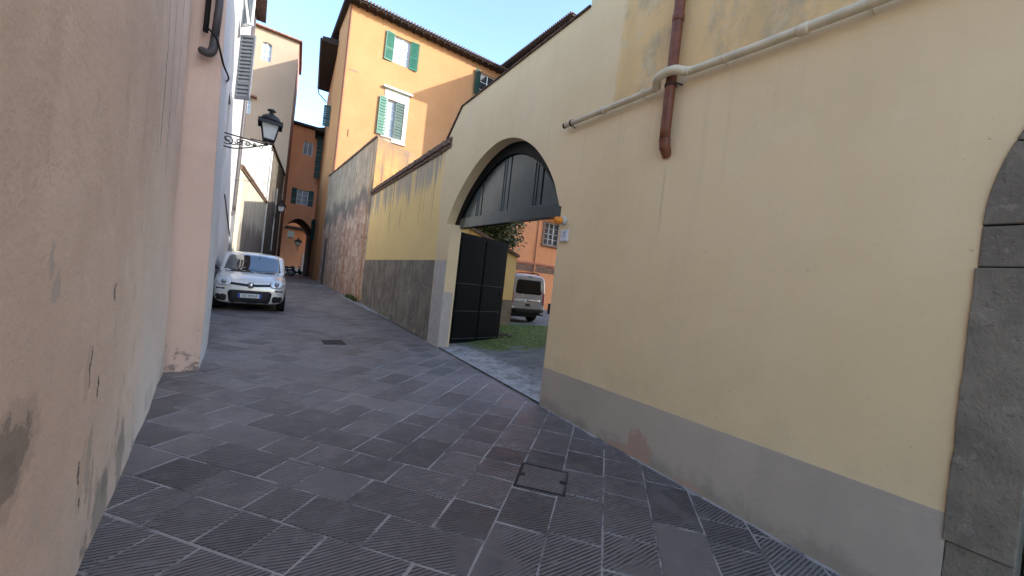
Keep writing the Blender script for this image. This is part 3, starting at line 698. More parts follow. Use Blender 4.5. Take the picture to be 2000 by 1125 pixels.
for e0, e1 in zip(edges, edges[1:]):
    b0, b1 = e0+.02, e1-.02
    top = [(b0+(b1-b0)*i/8, max(rail_b(5)+.24, fan_top(b0+(b1-b0)*i/8)-.005)) for i in range(9)]
    pts = [(b0, rail_b(b0)+.215)]+top+[(b1, rail_b(b1)+.215)]
    pb = MB().prism([WF.P(a, z, GZ-.005) for a, z in pts], [WF.P(a, z, GZ-.045) for a, z in pts]).build('board', 'gate_green', gt, bevel=.008)
    for f_ in (.12, .2):
        a = b0+(b1-b0)*f_; zt = max(rail_b(5)+.3, min(fan_top(a), fan_top(a+.03))-.03)
        MB().fbox(WF, a, a+.022, rail_b(a)+.23, zt, GZ-.006, GZ+.008).build('bead', 'gate_green', pb, bevel=.004)
# open leaf
LH = Vector((wallx(7.65)+.29, 7.84)); LT = Vector((5.40, 8.31))
LF = Fr(LH, LT, (0, -1)); LL = LF.len; z0, z1 = .155, 2.66
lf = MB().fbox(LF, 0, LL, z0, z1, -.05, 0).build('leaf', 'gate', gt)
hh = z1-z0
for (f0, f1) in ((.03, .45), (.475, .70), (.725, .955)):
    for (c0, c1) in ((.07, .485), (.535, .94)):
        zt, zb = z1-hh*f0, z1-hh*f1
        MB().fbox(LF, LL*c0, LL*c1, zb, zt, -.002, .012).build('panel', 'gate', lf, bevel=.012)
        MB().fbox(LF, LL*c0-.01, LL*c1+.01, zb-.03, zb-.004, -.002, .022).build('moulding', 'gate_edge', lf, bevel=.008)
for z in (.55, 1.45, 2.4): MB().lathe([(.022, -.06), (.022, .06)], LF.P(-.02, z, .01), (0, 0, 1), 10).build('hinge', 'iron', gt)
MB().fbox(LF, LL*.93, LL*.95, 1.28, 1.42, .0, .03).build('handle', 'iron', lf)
for o_ in ():
    pass
MB().fbox(LF, -.035, -.004, z0-.05, z1+.0, -.05, -.004).build('hanging_post', 'gate', gt)

# ------------------------------------------------------------------ old wall beyond the gate
PF = Fr((3.47, 8.10), (3.93, 16.9), (-1, 0))
ow = thing('old_yellow_wall', 'stained old yellow wall with dark grey plinth and sloping brick coping', 'wall', (3.7, 12, gz(12)))
L = PF.len
ztop = lambda a: 4.52+.16*a/L
q = [(.10, -.3), (L, -.3), (L, ztop(L)), (.10, ztop(.1))]
MB().prism([PF.P(a, z, -.012) for a, z in q], [PF.P(a, z, -.40) for a, z in q]).build('wall', 'old_yellow', ow)
q = [(-.05, -.3), (.19, -.3), (.16, .8), (.24, 1.3), (.22, 1.98), (.34, 2.2), (.26, 2.8), (.42, 3.4), (.36, 4.2), (.40, 4.7), (-.05, 4.74)]
MB().prism([PF.P(a, z, -.004) for a, z in q], [PF.P(a, z, -.42) for a, z in q]).build('fresh_plaster', 'cream', ow)
q = [(.17, -.3), (L-.25, -.3), (L+.0, 1.2), (L-.02, 1.98), (.22, 1.985)]
MB().prism([PF.P(a, z, -.003) for a, z in q], [PF.P(a, z, -.1) for a, z in q]).build('plinth', 'old_plinth', ow)
mb = MB(); n = 96
for i in range(n):
    a0, a1 = L*i/n, L*(i+.9)/n; dz = random.uniform(-.01, .012)
    if ztop(a0) > 9: continue
    for lay, (o0, zz, hgt) in enumerate(((.03, 0, .085), (.07, .09, .075), (.05, .17, .06))):
        mb.fbox(PF, a0+(lay % 2)*.03, a1+(lay % 2)*.03, ztop(a0)+zz+dz, ztop(a0)+zz+hgt+dz, -.46, o0+random.uniform(-.01, .01))
cb = mb.build('coping_bricks', 'brick_coping', ow); cb['kind'] = 'stuff'

# brick flank and stained return of the ruined wall
BF = Fr((3.93, 16.92), (4.27, 32), (-1, 0))
bw = thing('brick_wall', 'tall weathered wall of patchy brick under grey plaster below the orange house', 'wall', (4.1, 24, gz(24)))
L = BF.len; zt = lambda a: 7.15+1.0*a/L
q = [(0, -.3), (L, -.3), (L, zt(L)), (L*.5, zt(L*.5)-.05), (0, zt(0))]
MB().prism([BF.P(a, z, 0) for a, z in q], [BF.P(a, z, -.5) for a, z in q]).build('wall', 'brickwall', bw)
X1 = on_y(812, 302, 16.9).x; zt1 = on_y(812, 302, 16.9).z
p0 = Vector((3.93+.01, 16.9, 0))
q = [(3.94, -.3), (X1, -.3), (X1, zt1), (3.94, 7.14)]
MB().prism([(x, 16.90, z) for x, z in q], [(x, 17.5, z) for x, z in q]).build('return_wall', 'stained_orange', bw)
mb = MB()
for i in range(60):
    a0, a1 = L*i/60, L*(i+.93)/60; mb.fbox(BF, a0, a1, zt(a0)+.0-(.03 if 20 < i < 40 else 0), zt(a0)+.09, -.55, .05+random.uniform(-.01, .01))
mb.build('coping_bricks', 'brick_coping', bw)['kind'] = 'stuff'
MB().fbox(BF, 12.2, 12.7, -.3, 3.4, -.1, .09).build('buttress_strip', 'grime_shade', bw)

# ------------------------------------------------------------------ windows, walls, roofs
def wall_open(mb, fr, s0, s1, z0, z1, ops, depth=.22, mi=0):
    ss = sorted({s0, s1, *[v for o in ops for v in o[:2]]}); zs = sorted({z0, z1, *[v for o in ops for v in o[2:4]]})
    for a, b in zip(ss, ss[1:]):
        for c, d in zip(zs, zs[1:]):
            if any(o[0] <= a+1e-6 and b <= o[1]+1e-6 and o[2] <= c+1e-6 and d <= o[3]+1e-6 for o in ops): continue
            mb.quad(fr.P(a, c), fr.P(b, c), fr.P(b, d), fr.P(a, d), mi)
    for o in ops:
        a, b, c, d = o[:4]
        for (p, q_) in (((a, c), (b, c)), ((b, c), (b, d)), ((b, d), (a, d)), ((a, d), (a, c))):
            mb.quad(fr.P(*p), fr.P(*q_), fr.P(*q_, -depth), fr.P(*p, -depth), mi)
def window(parent, fr, a, b, c, d, depth=.2, cols=2, rows=3, pane='pane', frame='winwhite', fw=.06):
    w_ = MB()
    w_.fbox(fr, a, a+fw, c, d, -depth, -depth+.06); w_.fbox(fr, b-fw, b, c, d, -depth, -depth+.06)
    w_.fbox(fr, a+fw, b-fw, c, c+fw, -depth, -depth+.06); w_.fbox(fr, a+fw, b-fw, d-fw, d, -depth, -depth+.06)
    W = w_.build('window', frame, parent)
    iw, ih = (b-a-2*fw)/cols, (d-c-2*fw)/rows
    for i in range(1, cols): MB().fbox(fr, a+fw+iw*i-fw*.6, a+fw+iw*i+fw*.6, c+fw, d-fw, -depth+.002, -depth+.065).build('mullion', frame, W)
    for j in range(1, rows): MB().fbox(fr, a+fw, b-fw, c+fw+ih*j-.016, c+fw+ih*j+.016, -depth+.004, -depth+.05).build('glazing_bar', frame, W)
    for i in range(cols):
        for j in range(rows):
            MB().quad(*[fr.P(x, z, -depth+.02) for x, z in ((a+fw+iw*i, c+fw+ih*j), (a+fw+iw*(i+1), c+fw+ih*j), (a+fw+iw*(i+1), c+fw+ih*(j+1)), (a+fw+iw*i, c+fw+ih*(j+1)))]).build('pane', pane, W)
    return W
def shutter(parent, fr, hinge, width, z0, z1, angle, matn='green', mid=.42, slats=14, o=.03, lap=.46):
    """leaf hinged at s=hinge; angle 0 = flat open away along sign(width), 90 = square to the wall, 180 = closed"""
    sg = 1 if width > 0 else -1; wd = abs(width)
    dirv = fr.d*(sg*math.cos(R(angle)))+fr.n*math.sin(R(angle))
    h = fr.p+fr.d*hinge+fr.n*o; f2 = Fr((h.x, h.y), (h.x+dirv.x*wd, h.y+dirv.y*wd), fr.n if abs(angle-90) > 45 else (0, -1))
    st = .055
    m_ = MB(); m_.fbox(f2, 0, st, z0, z1, -.02, .02); m_.fbox(f2, wd-st, wd, z0, z1, -.02, .02)
    zm = z0+(z1-z0)*mid
    for (p, q_) in ((z0, z0+.09), (zm-.04, zm+.04), (z1-.07, z1)): m_.fbox(f2, st, wd-st, p, q_, -.02, .02)
    S = m_.build('shutter', matn, parent)
    nsl = slats
    for (p, q_) in ((z0+.09, zm-.04), (zm+.04, z1-.07)):
        k = max(3, int(nsl*(q_-p)/(z1-z0)))
        for i in range(k):
            zc = p+(q_-p)*(i+.5)/k; hs = (q_-p)/k*lap
            MB().hexa([f2.P(st, zc-hs, .02), f2.P(wd-st, zc-hs, .02), f2.P(wd-st, zc-hs+.012, .024), f2.P(st, zc-hs+.012, .024),
                       f2.P(st, zc+hs, -.024), f2.P(wd-st, zc+hs, -.024), f2.P(wd-st, zc+hs+.012, -.02), f2.P(st, zc+hs+.012, -.02)]).build('slat', matn, S)
    return S
def roof(parent, x0, x1, y0, y1, z, over, pitch=.28, matn='tile', lips=()):
    a, b, c, d = x0-over, x1+over, y0-over, y1+over
    MB().box(a, b, c, d, z, z+.14).build('soffit', 'soffit', parent)
    mx, my = (a+b)/2, (c+d)/2; hw = min(b-a, d-c)/2; rz = z+.14+hw*pitch
    if b-a > d-c: r1, r2 = (a+hw, my), (b-hw, my)
    else: r1, r2 = (mx, c+hw), (mx, d-hw)
    e = .06
    base = [(a-e, c-e, z+.141), (b+e, c-e, z+.141), (b+e, d+e, z+.141), (a-e, d+e, z+.141)]
    R1, R2 = (*r1, rz), (*r2, rz)
    mb = MB()
    if b-a > d-c: mb.add(base+[R1, R2], [(0, 1, 5, 4), (1, 2, 5), (2, 3, 4, 5), (3, 0, 4), (0, 3, 2, 1)])
    else: mb.add(base+[R1, R2], [(0, 1, 4), (1, 2, 5, 4), (2, 3, 5), (3, 0, 4, 5), (0, 3, 2, 1)])
    rf = mb.build('roof', matn, parent)
    for side in lips:
        m_ = MB()
        if side in 'SN':
            yy = c-e if side == 'S' else d+e; n = int((b-a)/.24)
            for i in range(n): m_.lathe([(.085, -.10), (.085, .3)], (a+(i+.5)*(b-a)/n, yy, z+.18), (0, 1 if side == 'S' else -1, .2), 6)
        else:
            xx = a-e if side == 'W' else b+e; n = int((d-c)/.24)
            for i in range(n): m_.lathe([(.085, -.10), (.085, .3)], (xx, c+(i+.5)*(d-c)/n, z+.18), (1 if side == 'W' else -1, 0, .2), 6)
        m_.build('eave_tiles', matn, rf)['kind'] = 'stuff'
        if side in 'SW':
            m_ = MB()
            if side == 'S':
                n = int((b-a)/.6)
                for i in range(n): x = a+(i+.5)*(b-a)/n; m_.box(x-.05, x+.05, c+.05, y0, z-.10, z-.001)
            else:
                n = int((d-c)/.6)
                for i in range(n): y = c+(i+.5)*(d-c)/n; m_.box(a+.05, x0, y-.05, y+.05, z-.10, z-.001)
            m_.build('rafter_ends', 'soffit', rf)['kind'] = 'stuff'
    return rf

# ------------------------------------------------------------------ orange house
OY = 32.0
OX0, OX1 = 4.45, 18.7
oe = on_y(701, 0, OY-.75).z
oh = thing('orange_house', 'tall sunlit orange house with green shutters and dark overhanging eaves', 'house', (OX0, OY, gz(32)))
FF = Fr((OX0, OY), (OX1, OY), (0, -1))
def fx(px, py): v = on_y(px, py, OY); return v.x-OX0, v.z
w1 = (fx(772, 70)[0], fx(804, 80)[0], fx(770, 122)[1], fx(785, 74)[1])
w2 = (fx(758, 195)[0], fx(791, 204)[0], fx(760, 268)[1], fx(775, 199)[1])
w3 = (fx(937, 160)[0], fx(965, 150)[0]+.2, fx(938, 176)[1]-.6, fx(940, 141)[1])
mb = MB(); wall_open(mb, FF, 0, FF.len, -.3, oe, [w1, w2, w3])
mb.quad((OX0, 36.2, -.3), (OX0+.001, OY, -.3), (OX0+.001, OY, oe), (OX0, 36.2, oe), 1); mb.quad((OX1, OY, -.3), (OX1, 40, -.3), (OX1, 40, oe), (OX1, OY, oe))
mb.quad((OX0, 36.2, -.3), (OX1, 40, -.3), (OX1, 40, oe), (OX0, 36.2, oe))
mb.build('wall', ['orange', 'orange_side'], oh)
roof(oh, OX0+.4, OX1, OY, 40, oe, .75, lips='S', matn='tile_dark')
for i, wv in enumerate((w1, w2, w3)): window(oh, FF, *wv, rows=3 if i != 1 else 4, pane='pane' if i < 2 else 'pane_dark')
ws = (w1[1]-w1[0])*.52
shutter(oh, FF, w1[0], -ws, w1[2]-.05, w1[3]+.05, 8); shutter(oh, FF, w1[1], ws, w1[2]-.05, w1[3]+.05, 8)
ws = (w2[1]-w2[0])*.5
shutter(oh, FF, w2[0], -ws, w2[2], w2[3]+.02, 12); shutter(oh, FF, w2[1], -ws*1.05, w2[2], w2[3], 8, 'green_dark', o=-.02)
shutter(oh, FF, w3[0], -.62, w3[2], w3[3]+.05, 20, 'green_dark')
# stone surround and cornice of the lower window
a, b, c_, d_ = w2
mb = MB(); mb.fbox(FF, b, b+.3, c_-.3, d_+.75, 0, .05); mb.fbox(FF, a-.3, a, c_-.3, d_+.75, 0, .05); mb.fbox(FF, a, b, d_, d_+.75, 0, .05); mb.fbox(FF, a, b, c_-.3, c_, 0, .05); mb.build('window_surround', 'trim', oh)
MB().fbox(FF, a-.5, b+.5, d_+.75, d_+.92, 0, .28).build('window_cornice', 'trim', oh, bevel=.03)
MB().fbox(FF, a-.35, b+.35, c_-.38, c_-.3, 0, .12).build('window_sill', 'trim', oh)
MB().tube([FF.P(.12, oe-.1, .06), FF.P(.10, 8.2, .06)], .06, 8).build('downpipe', 'copper', oh)
v = fx(680, 255); MB().fbox(FF, v[0]-.03, v[0]+.03, v[1]-.45, v[1]+.1, 0, .02).build('wall_anchor', 'rust', oh)
v = fx(690, 137); MB().fbox(FF, v[0]-.25, v[0]+.35, v[1]-.05, v[1]+.05, 0, .02).build('wall_scar', 'stained_orange', oh)

# second orange house along the street with a deep dark eave
o2 = thing('street_house', 'orange house flank beyond the corner with deep dark eave and shuttered windows', 'house', (4.6, 40, gz(40)))
S2 = Fr((OX0+.05, 36.2), (5.4, 48), (-1, 0))
e2 = 1.6+.505*36
mb = MB(); wall_open(mb, S2, 0, S2.len, -.4, e2, [(2, 2.9, 13.5, 15.3), (8, 9, 4.0, 6.0)]); mb.quad((OX0+.05, 36.2, -.4), (12, 36.25, -.4), (12, 36.25, e2), (OX0+.05, 36.2, e2)); mb.quad((5.4, 48, -.4), (20, 48, -.4), (20, 48, e2), (5.4, 48, e2)); mb.quad((12, 36.25, -.4), (20, 40.1, -.4), (20, 40.1, e2), (12, 36.25, e2)); mb.quad((20, 40.1, -.4), (20, 48, -.4), (20, 48, e2), (20, 40.1, e2)); mb.quad((OX0+.05, 36.2, e2), (12, 36.25, e2), (20, 48, e2), (5.4, 48, e2)); mb.build('wall', 'orange_side', o2)  # hidden east part is added to block sun from the end house
q = [(-.3, .0), (S2.len-1.5, 0)]
mb = MB(); P = S2.P
mb.hexa([P(-.2, e2, 1.25), P(10, e2, .95), P(10, e2, -7), P(-.2, e2, -7), P(-.2, e2+.35, 1.25), P(10, e2+.35, .95), P(10, e2+1.4, -7), P(-.2, e2+1.4, -7)]); mb.build('roof', 'soffit', o2)
mb = MB(); mb.tube([P(-.2, e2+.1, 1.32), P(10, e2+.06, 1.02)], .09, 8); mb.tube([P(10, e2+.06, 1.02), P(10.1, e2-.4, .9), P(10.2, e2-1.0, .1)], .05, 8); mb.build('gutter', 'dark_pipe', o2, True)
for a, z0_, z1_ in ((1.3, 13.5, 15.3), (10.2, 10.6, 15.2), (7.4, 4.0, 6.0), (9.05, 4.0, 6.0)):
    shutter(o2, S2, a, .55, z0_, z1_, 70 if z0_ > 10 else 30, 'green_dark', slats=10)
window(o2, S2, 2, 2.9, 13.5, 15.3, pane='pane_dark'); window(o2, S2, 8, 9, 4.0, 6.0, pane='pane_dark')
MB().hexa([P(8.8, 15.2, .9), P(12.4, 15.2, .75), P(12.4, 15.2, 0), P(8.8, 15.2, 0), P(8.8, 15.45, .9), P(12.4, 15.45, .75), P(12.4, 15.7, 0), P(8.8, 15.7, 0)]).build('lower_eave', 'soffit', o2)

# right rear house whose roof shades the facade
rh = thing('rear_house', 'brownish red house with long dark tiled eave behind the yellow wall', 'house', (17.6, 26, .3))
RX, RY0, RY1 = 18.76, 23.28, 34.2
re = 22.0
mb = MB(); mb.box(RX, 27, RY0, RY1, -.3, re); mb.build('wall', 'red_wall', rh)
roof(rh, RX, 27, RY0, RY1, re, .76, lips='W', matn='tile_dark')

# ------------------------------------------------------------------ courtyard things
ch = thing('courtyard_house', 'orange courtyard house with barred window and brick string course seen through the gateway', 'house', (13, 19, .3))
CF = Fr((9.0, 19.0), (17.5, 19.0), (0, -1))
cw = (on_y(1066, 432, 19).x-9, on_y(1098, 432, 19).x-9, on_y(1068, 478, 19).z, on_y(1075, 434, 19).z)
mb = MB(); wall_open(mb, CF, 0, CF.len, -.3, 9, [cw], .25); mb.quad((9, 19, -.3), (9, 21.5, -.3), (9, 21.5, 9), (9, 19, 9)); mb.quad((9, 19, 9), (17.5, 19, 9), (17.5, 21.5, 9), (9, 21.5, 9)); mb.quad((9, 21.5, -.3), (17.5, 21.5, -.3), (17.5, 21.5, 9), (9, 21.5, 9)); mb.quad((17.5, 19, -.3), (17.5, 21.5, -.3), (17.5, 21.5, 9), (17.5, 19, 9)); mb.build('wall', 'orange_court', ch)
W = window(ch, CF, *cw, depth=.24, cols=3, rows=4, pane='pane_dark')
mb = MB()
for i in range(6): x = cw[0]+(cw[1]-cw[0])*(i+.5)/6; mb.tube([CF.P(x, cw[2], -.03), CF.P(x, cw[3], -.03)], .012, 5)
for i in range(5): z = cw[2]+(cw[3]-cw[2])*(i+.5)/5; mb.tube([CF.P(cw[0], z, -.03), CF.P(cw[1], z, -.03)], .012, 5)
mb.build('window_grille', 'iron', W)
zs = on_y(1045, 515, 19).z
MB().fbox(CF, 0, CF.len, zs-.06, zs+.05, 0, .08).build('string_course', 'red_wall', ch)
mb = MB()
for j in range(4):
    for i in range(28): a = i*.3+(j % 2)*.15; mb.fbox(CF, a, a+.285, zs-.5+j*.1, zs-.412+j*.1, 0, .02+random.uniform(-.01, .015))
mb.build('brick_band', 'brick_coping', ch)['kind'] = 'stuff'
MB().fbox(CF, cw[0]-.2, cw[1]+.2, cw[3]+.25, cw[3]+.55, 0, .5).build('lintel_canopy', 'trim', ch, bevel=.05)
mb = MB(); mb.fbox(CF, cw[0]-.16, cw[0], cw[2], cw[3], 0, .05); mb.fbox(CF, cw[0]-.16, cw[1]+.16, cw[2]-.12, cw[2], 0, .12); mb.build('window_surround', 'brick_coping', ch)
MB().fbox(CF, cw[0]-.55, cw[0]-.45, .3, 9, 0, .07).build('downpipe', 'orange_court', ch)
# low yellow wall stub
lw = thing('yellow_wall_stub', 'short yellow courtyard wall with weathered grey base beside the van', 'wall', (6.6, 10.5, .3))
ex = .686*10.4
q = [(5.0, -.1), (ex, -.1), (ex, on_y(1011, 503, 10.4).z), (5.0, 3.25)]
MB().prism([(x, 10.4, z) for x, z in q], [(x, 10.75, z) for x, z in q]).build('wall', 'old_yellow', lw)
MB().box(4.99, ex+.006, 10.388, 10.76, -.1, 1.12).build('base', 'old_plinth', lw)
q2 = [(5.0, 3.25), (ex+.06, on_y(1011, 503, 10.4).z), (ex+.06, on_y(1011, 503, 10.4).z+.09), (5.0, 3.34)]
MB().prism([(x, 10.33, z) for x, z in q2], [(x, 10.82, z) for x, z in q2]).build('coping', 'brick_coping', lw)
# black box near the house foot
tag(MB().box(13.4, 13.95, 15.6, 16.1, .3, .85).build('black_box', 'black', None, bevel=.03), 'small black box standing on the courtyard ground past the van', 'box')

# moss and grass tufts on the courtyard ground
mb = MB(); rg = random.Random(11)
for i in range(5200):
    x, y = rg.uniform(3.9, 8.5), rg.uniform(6.8, 10.9)
    if y > 10.3 and x < ex: continue
    dens = (y-6.7)/2.2-(.5 if x > 6.9 and y < 9 else 0)+rg.uniform(-.5, .3)
    if dens < .35: continue
    z = gzc(x, y); h = rg.uniform(.008, .032); a = rg.uniform(0, 6.28); wv = rg.uniform(.004, .009)
    dx, dy = math.cos(a)*wv, math.sin(a)*wv; lx, ly = rg.uniform(-.015, .015), rg.uniform(-.015, .015)
    mb.add([(x-dx, y-dy, z-.003), (x+dx, y+dy, z-.003), (x+lx, y+ly, z+h)], [(0, 1, 2)])
g_ = mb.build('moss_grass', 'grass'); g_['kind'] = 'stuff'; tag(g_, 'short moss and grass growing over the courtyard ground', 'grass')
# dry leaves heap beside the gate leaf
mb = MB()
for i in range(160):
    x, y = rg.gauss(5.75, .16), rg.gauss(8.75, .22); z = gzc(x, y)+rg.uniform(.004, .03); a = rg.uniform(0, 6.28); l_ = rg.uniform(.03, .06)
    u = Vector((math.cos(a), math.sin(a), rg.uniform(-.4, .4)))*l_; v_ = Vector((-math.sin(a), math.cos(a), rg.uniform(-.4, .4)))*l_*.45; c_ = Vector((x, y, z))
    mb.add([c_-u, c_+v_, c_+u, c_-v_], [(0, 1, 2, 3)])
g_ = mb.build('dry_leaves', 'bark'); g_['kind'] = 'stuff'; tag(g_, 'scatter of dry brown leaves beside the open gate leaf', 'leaves')

# magnolia tree
tr = thing('magnolia_tree', 'glossy leaved evergreen tree rising behind the open gate leaf', 'tree', (7.05, 13.6, .3))
rt = random.Random(21)
mb = MB(); base = Vector((7.05, 13.6, .25))
mb.tube([base, base+Vector((.05, 0, 1.2)), base+Vector((.1, .05, 2.4)), base+Vector((.25, .1, 3.6)), base+Vector((.3, .1, 5.2))], [.16, .13, .11, .08, .03], 9)
tips = []
for i in range(46):
    a = rt.uniform(0, 6.28); z = rt.uniform(2.0, 5.2); p = base+Vector((.15, .05, z)); l_ = rt.uniform(1.0, 2.1)*(1-.08*(z-2)); d = Vector((math.cos(a), math.sin(a), rt.uniform(.0, .5)))
    if d.x > .3: l_ *= 1.25
    m1 = p+d*l_*.5+Vector((0, 0, .1)); e_ = p+d*l_; mb.tube([p, m1, e_], [.04, .028, .01], 6); tips += [m1, e_, (m1+e_)/2, p+d*l_*.8]
mb.build('trunk', 'bark', tr, True)
def leaf(mb, c, u, n, l_, w_, mi):
    s_ = u.cross(n).normalized()*w_; u = u*l_
    mb.add([c, c+u*.45+s_, c+u*.5-n*.012, c+u*.45-s_, c+u], [(0, 1, 2), (0, 2, 3), (1, 4, 2), (2, 4, 3)], mi)
mb = MB()
for tp in tips:
    for k in range(130):
        c_ = tp+Vector((rt.gauss(0, .24), rt.gauss(0, .24), rt.gauss(0, .2))); u = Vector((rt.gauss(0, 1), rt.gauss(0, 1), rt.gauss(.25, .7))).normalized(); n_ = Vector((rt.gauss(0, .6), rt.gauss(0, .6), 1)).normalized()
        leaf(mb, c_, u, n_, rt.uniform(.14, .25), rt.uniform(.032, .052), 0 if rt.random() < .62 else 1)
mb.build('crown', ['leaf', 'leaf_pale'], tr)

# weeds at the foot of the brick wall
wd = thing('weed', 'green weeds sprouting at the foot of the brick wall', 'weed', (3.78, 17.9, gz(17.9)))
mb = MB()
for i in range(150):
    y = rt.uniform(16.8, 19.2); x = 3.93+(y-16.9)*.0225-rt.uniform(.0, .25); z = gz(y)+rt.uniform(0, .02); u = Vector((rt.gauss(-.2, .5), rt.gauss(0, .5), 1)).normalized()
    leaf(mb, Vector((x, y, z)), u, Vector((-1, rt.gauss(0, .3), .3)).normalized(), rt.uniform(.1, .3), rt.uniform(.015, .03), 0)
mb.build('foliage', 'grass', wd)

# ------------------------------------------------------------------ left side buildings
lp = thing('pink_building', 'pinkish beige plastered building with peeling base on the narrow street', 'building', (-.6, 3, gz(3)))
path = [(-.52, -1.5), (-.52, 0), (-.53, 1.5), (-.545, 2.54), (-.58, 3.27), (-.65, 4.6), (-.75, 6.12)]
ys = fl(-1.5, 6.12, 110); zs_ = fl(-.3, 3.2, 35)+fl(3.4, 5.7, 8)
def px(y):
    for (a, b) in zip(path, path[1:]):
        if y <= b[1]+1e-6: t = (y-a[1])/(b[1]-a[1]); return a[0]+(b[0]-a[0])*t
    return path[-1][0]
from mathutils import noise as mn
vs = []; 
for z in zs_:
    for y in ys:
        n_ = mn.noise(Vector((0, y*.8, z*.8)))*.018+mn.noise(Vector((3, y*3, z*3)))*.006
        flare = .03*max(0, .5-z)**2
        vs.append((px(y)-.022*max(0, z-.3)+n_+flare, y, z))
ny = len(ys)
mb = MB(); mb.add(vs, [(j*ny+i, j*ny+i+1, (j+1)*ny+i+1, (j+1)*ny+i) for j in range(len(zs_)-1) for i in range(ny-1)])
mb.build('wall', 'pink', lp, True)
MB().box(-9, -1.0, -1.5, 6.1, -.3, 5.7).build('rear_block', 'white_wall', lp)
MB().box(-9, -.62, -1.6, 6.1, 5.7, 5.8).build('roof', 'tile', lp)

lc = thing('corner_building', 'projecting house corner with salmon end and white flank beside the pink wall', 'building', (-.45, 7, gz(7)))
foot = [(-1.2, 6.16), (-.80, 6.16), (-.42, 6.20), (-.425, 6.5), (-.43, 7.2), (-.455, 7.95), (-.9, 8.1), (-1.2, 8.1)]
mb = MB(); zl = fl(-.3, 6.1, 16); n = len(foot)
for z in zl:
    for (x, y) in foot:
        k = .030*max(0, z-1.0) if x > -.7 else 0; mb.v.append(Vector((x-k, y, z)))
for j in range(len(zl)-1):
    for i in range(n): mb.f.append([j*n+i, j*n+(i+1) % n, (j+1)*n+(i+1) % n, (j+1)*n+i]); mb.mi.append(0)
mb.build('wall', 'pink2', lc)
MB().box(-9, -1.2, 6.16, 8.1, -.3, 6.1).build('rear_block', 'white_wall', lc)
MB().box(-9, -.55, 6.14, 8.14, 6.1, 6.2).build('roof', 'tile', lc)
# dark downpipe with swan neck at the corner
dz = on_y(416, 108, 6.0).z
d2 = thing('dark_downpipe', 'dark grey downpipe ending in a curved shoe high on the projecting corner', 'downpipe', (-.62, 6.05, dz))
xs = on_y(429, 40, 6.02).x
mb = MB(); mb.tube([(xs-.06, 6.05, 6.0), (xs-.02, 6.05, dz+.6), (xs-.03, 6.05, dz+.2)], .040, 12); mb.build('pipe_run', 'dark_pipe', d2, True)
mb = MB(); mb.tube(catmull([(xs-.03, 6.05, dz+.24), (xs-.035, 6.05, dz+.09), (xs-.07, 6.05, dz+.03), (xs-.13, 6.06, dz+.035), (xs-.13, 6.1, dz+.05)], 4), .045, 12); mb.build('shoe', 'dark_pipe', d2, True)
mb = MB(); mb.tube([(xs-.12, 6.03, 6.0), (xs-.12, 6.03, dz+.25)], .028, 8); mb.build('cable_duct', 'black', d2, True)
cb = thing('hanging_cable', 'black cable looping from the dark downpipe to the lamp bracket', 'cable', (-.6, 6.4, 4))
cp = [on_y(400+(45)/8.65, 0+470/8.65, 6.0), on_y(422, 72, 6.0), on_y(430, 100, 6.05), on_y(437, 128, 6.2), on_y(446, 150, 6.6), on_y(444, 158, 7.2), on_y(432, 164, 7.8), on_y(437, 180, 8.2)]
MB().tube(catmull(cp, 5), .012, 6).build('strand', 'cable', cb, True)

wh = thing('white_house', 'white house flank with grey louvred shutter and dark downpipe', 'house', (-.85, 14, gz(14)))
LW = Fr((-.80, 8.1), (-.80, 20.0), (1, 0))
ZT3 = 11.5
mb = MB(); wall_open(mb, LW, 0, LW.len, -.3, ZT3, [(4.1, 5.0, 3.95, 5.6), (4.8, 5.9, 5.9, 7.8), (4.8, 5.9, 8.5, 10.4)]); mb.quad((-.8, 8.1, -.3), (-9, 8.1, -.3), (-9, 8.1, ZT3), (-.8, 8.1, ZT3)); mb.quad((-.8, 20, -.3), (-9, 20, -.3), (-9, 20, ZT3), (-.8, 20, ZT3)); mb.build('wall', 'white_wall', wh)
MB().box(-9, -.35, 8.0, 20.2, ZT3, ZT3+.2).build('roof', 'tile_dark', wh)
window(wh, LW, 4.1, 5.0, 3.95, 5.6, pane='pane_dark', frame='bark'); window(wh, LW, 4.8, 5.9, 5.9, 7.8); window(wh, LW, 4.8, 5.9, 8.5, 10.4)
shutter(wh, LW, 5.62, .44, 5.95, 7.75, 128, 'shutter_grey', mid=.25, slats=18, lap=.66)
# open white casement above
sh = LW.P(5.75, 8.0, 0)
hv = Fr((-.80, 13.8), (-.53, 13.45), (0, -1))
mb = MB(); mb.fbox(hv, 0, .05, 8.0, 9.9, -.02, .02); mb.fbox(hv, .39, .44, 8.0, 9.9, -.02, .02); mb.fbox(hv, .05, .39, 8.0, 8.07, -.02, .02); mb.fbox(hv, .05, .39, 9.83, 9.9, -.02, .02)
cs = mb.build('casement', 'winwhite', wh); MB().quad(*[hv.P(a, z, 0) for a, z in ((.05, 8.07), (.39, 8.07), (.39, 9.83), (.05, 9.83))]).build('pane', 'pane', cs)
MB().tube([hv.P(.08, 8.9, .03), hv.P(.36, 8.0, .05)], .03, 6).build('stay_bar', 'winwhite', wh)
dpx = on_y(461, 350, 19.6)
MB().tube(catmull([(-.745, 19.6, ZT3), (-.745, 19.6, 6), (-.75, 19.6, 3.6), (-.76, 19.58, 3.35), (-.80, 19.3, 3.2)], 3), .075, 8).build('downpipe', 'dark_pipe', wh, True)
MB().box(-.81, -.70, 19.75, 20.0, -.3, ZT3).build('corner_strip', 'shutter_grey', wh)
mb = MB(); mb.tube(catmull([(-.79, 14.2, 3.3), (-.78, 16, 2.95), (-.77, 18, 2.55), (-.77, 19.5, 2.3)], 4), .02, 6); mb.build('surface_cable', 'dark_pipe', wh, True)

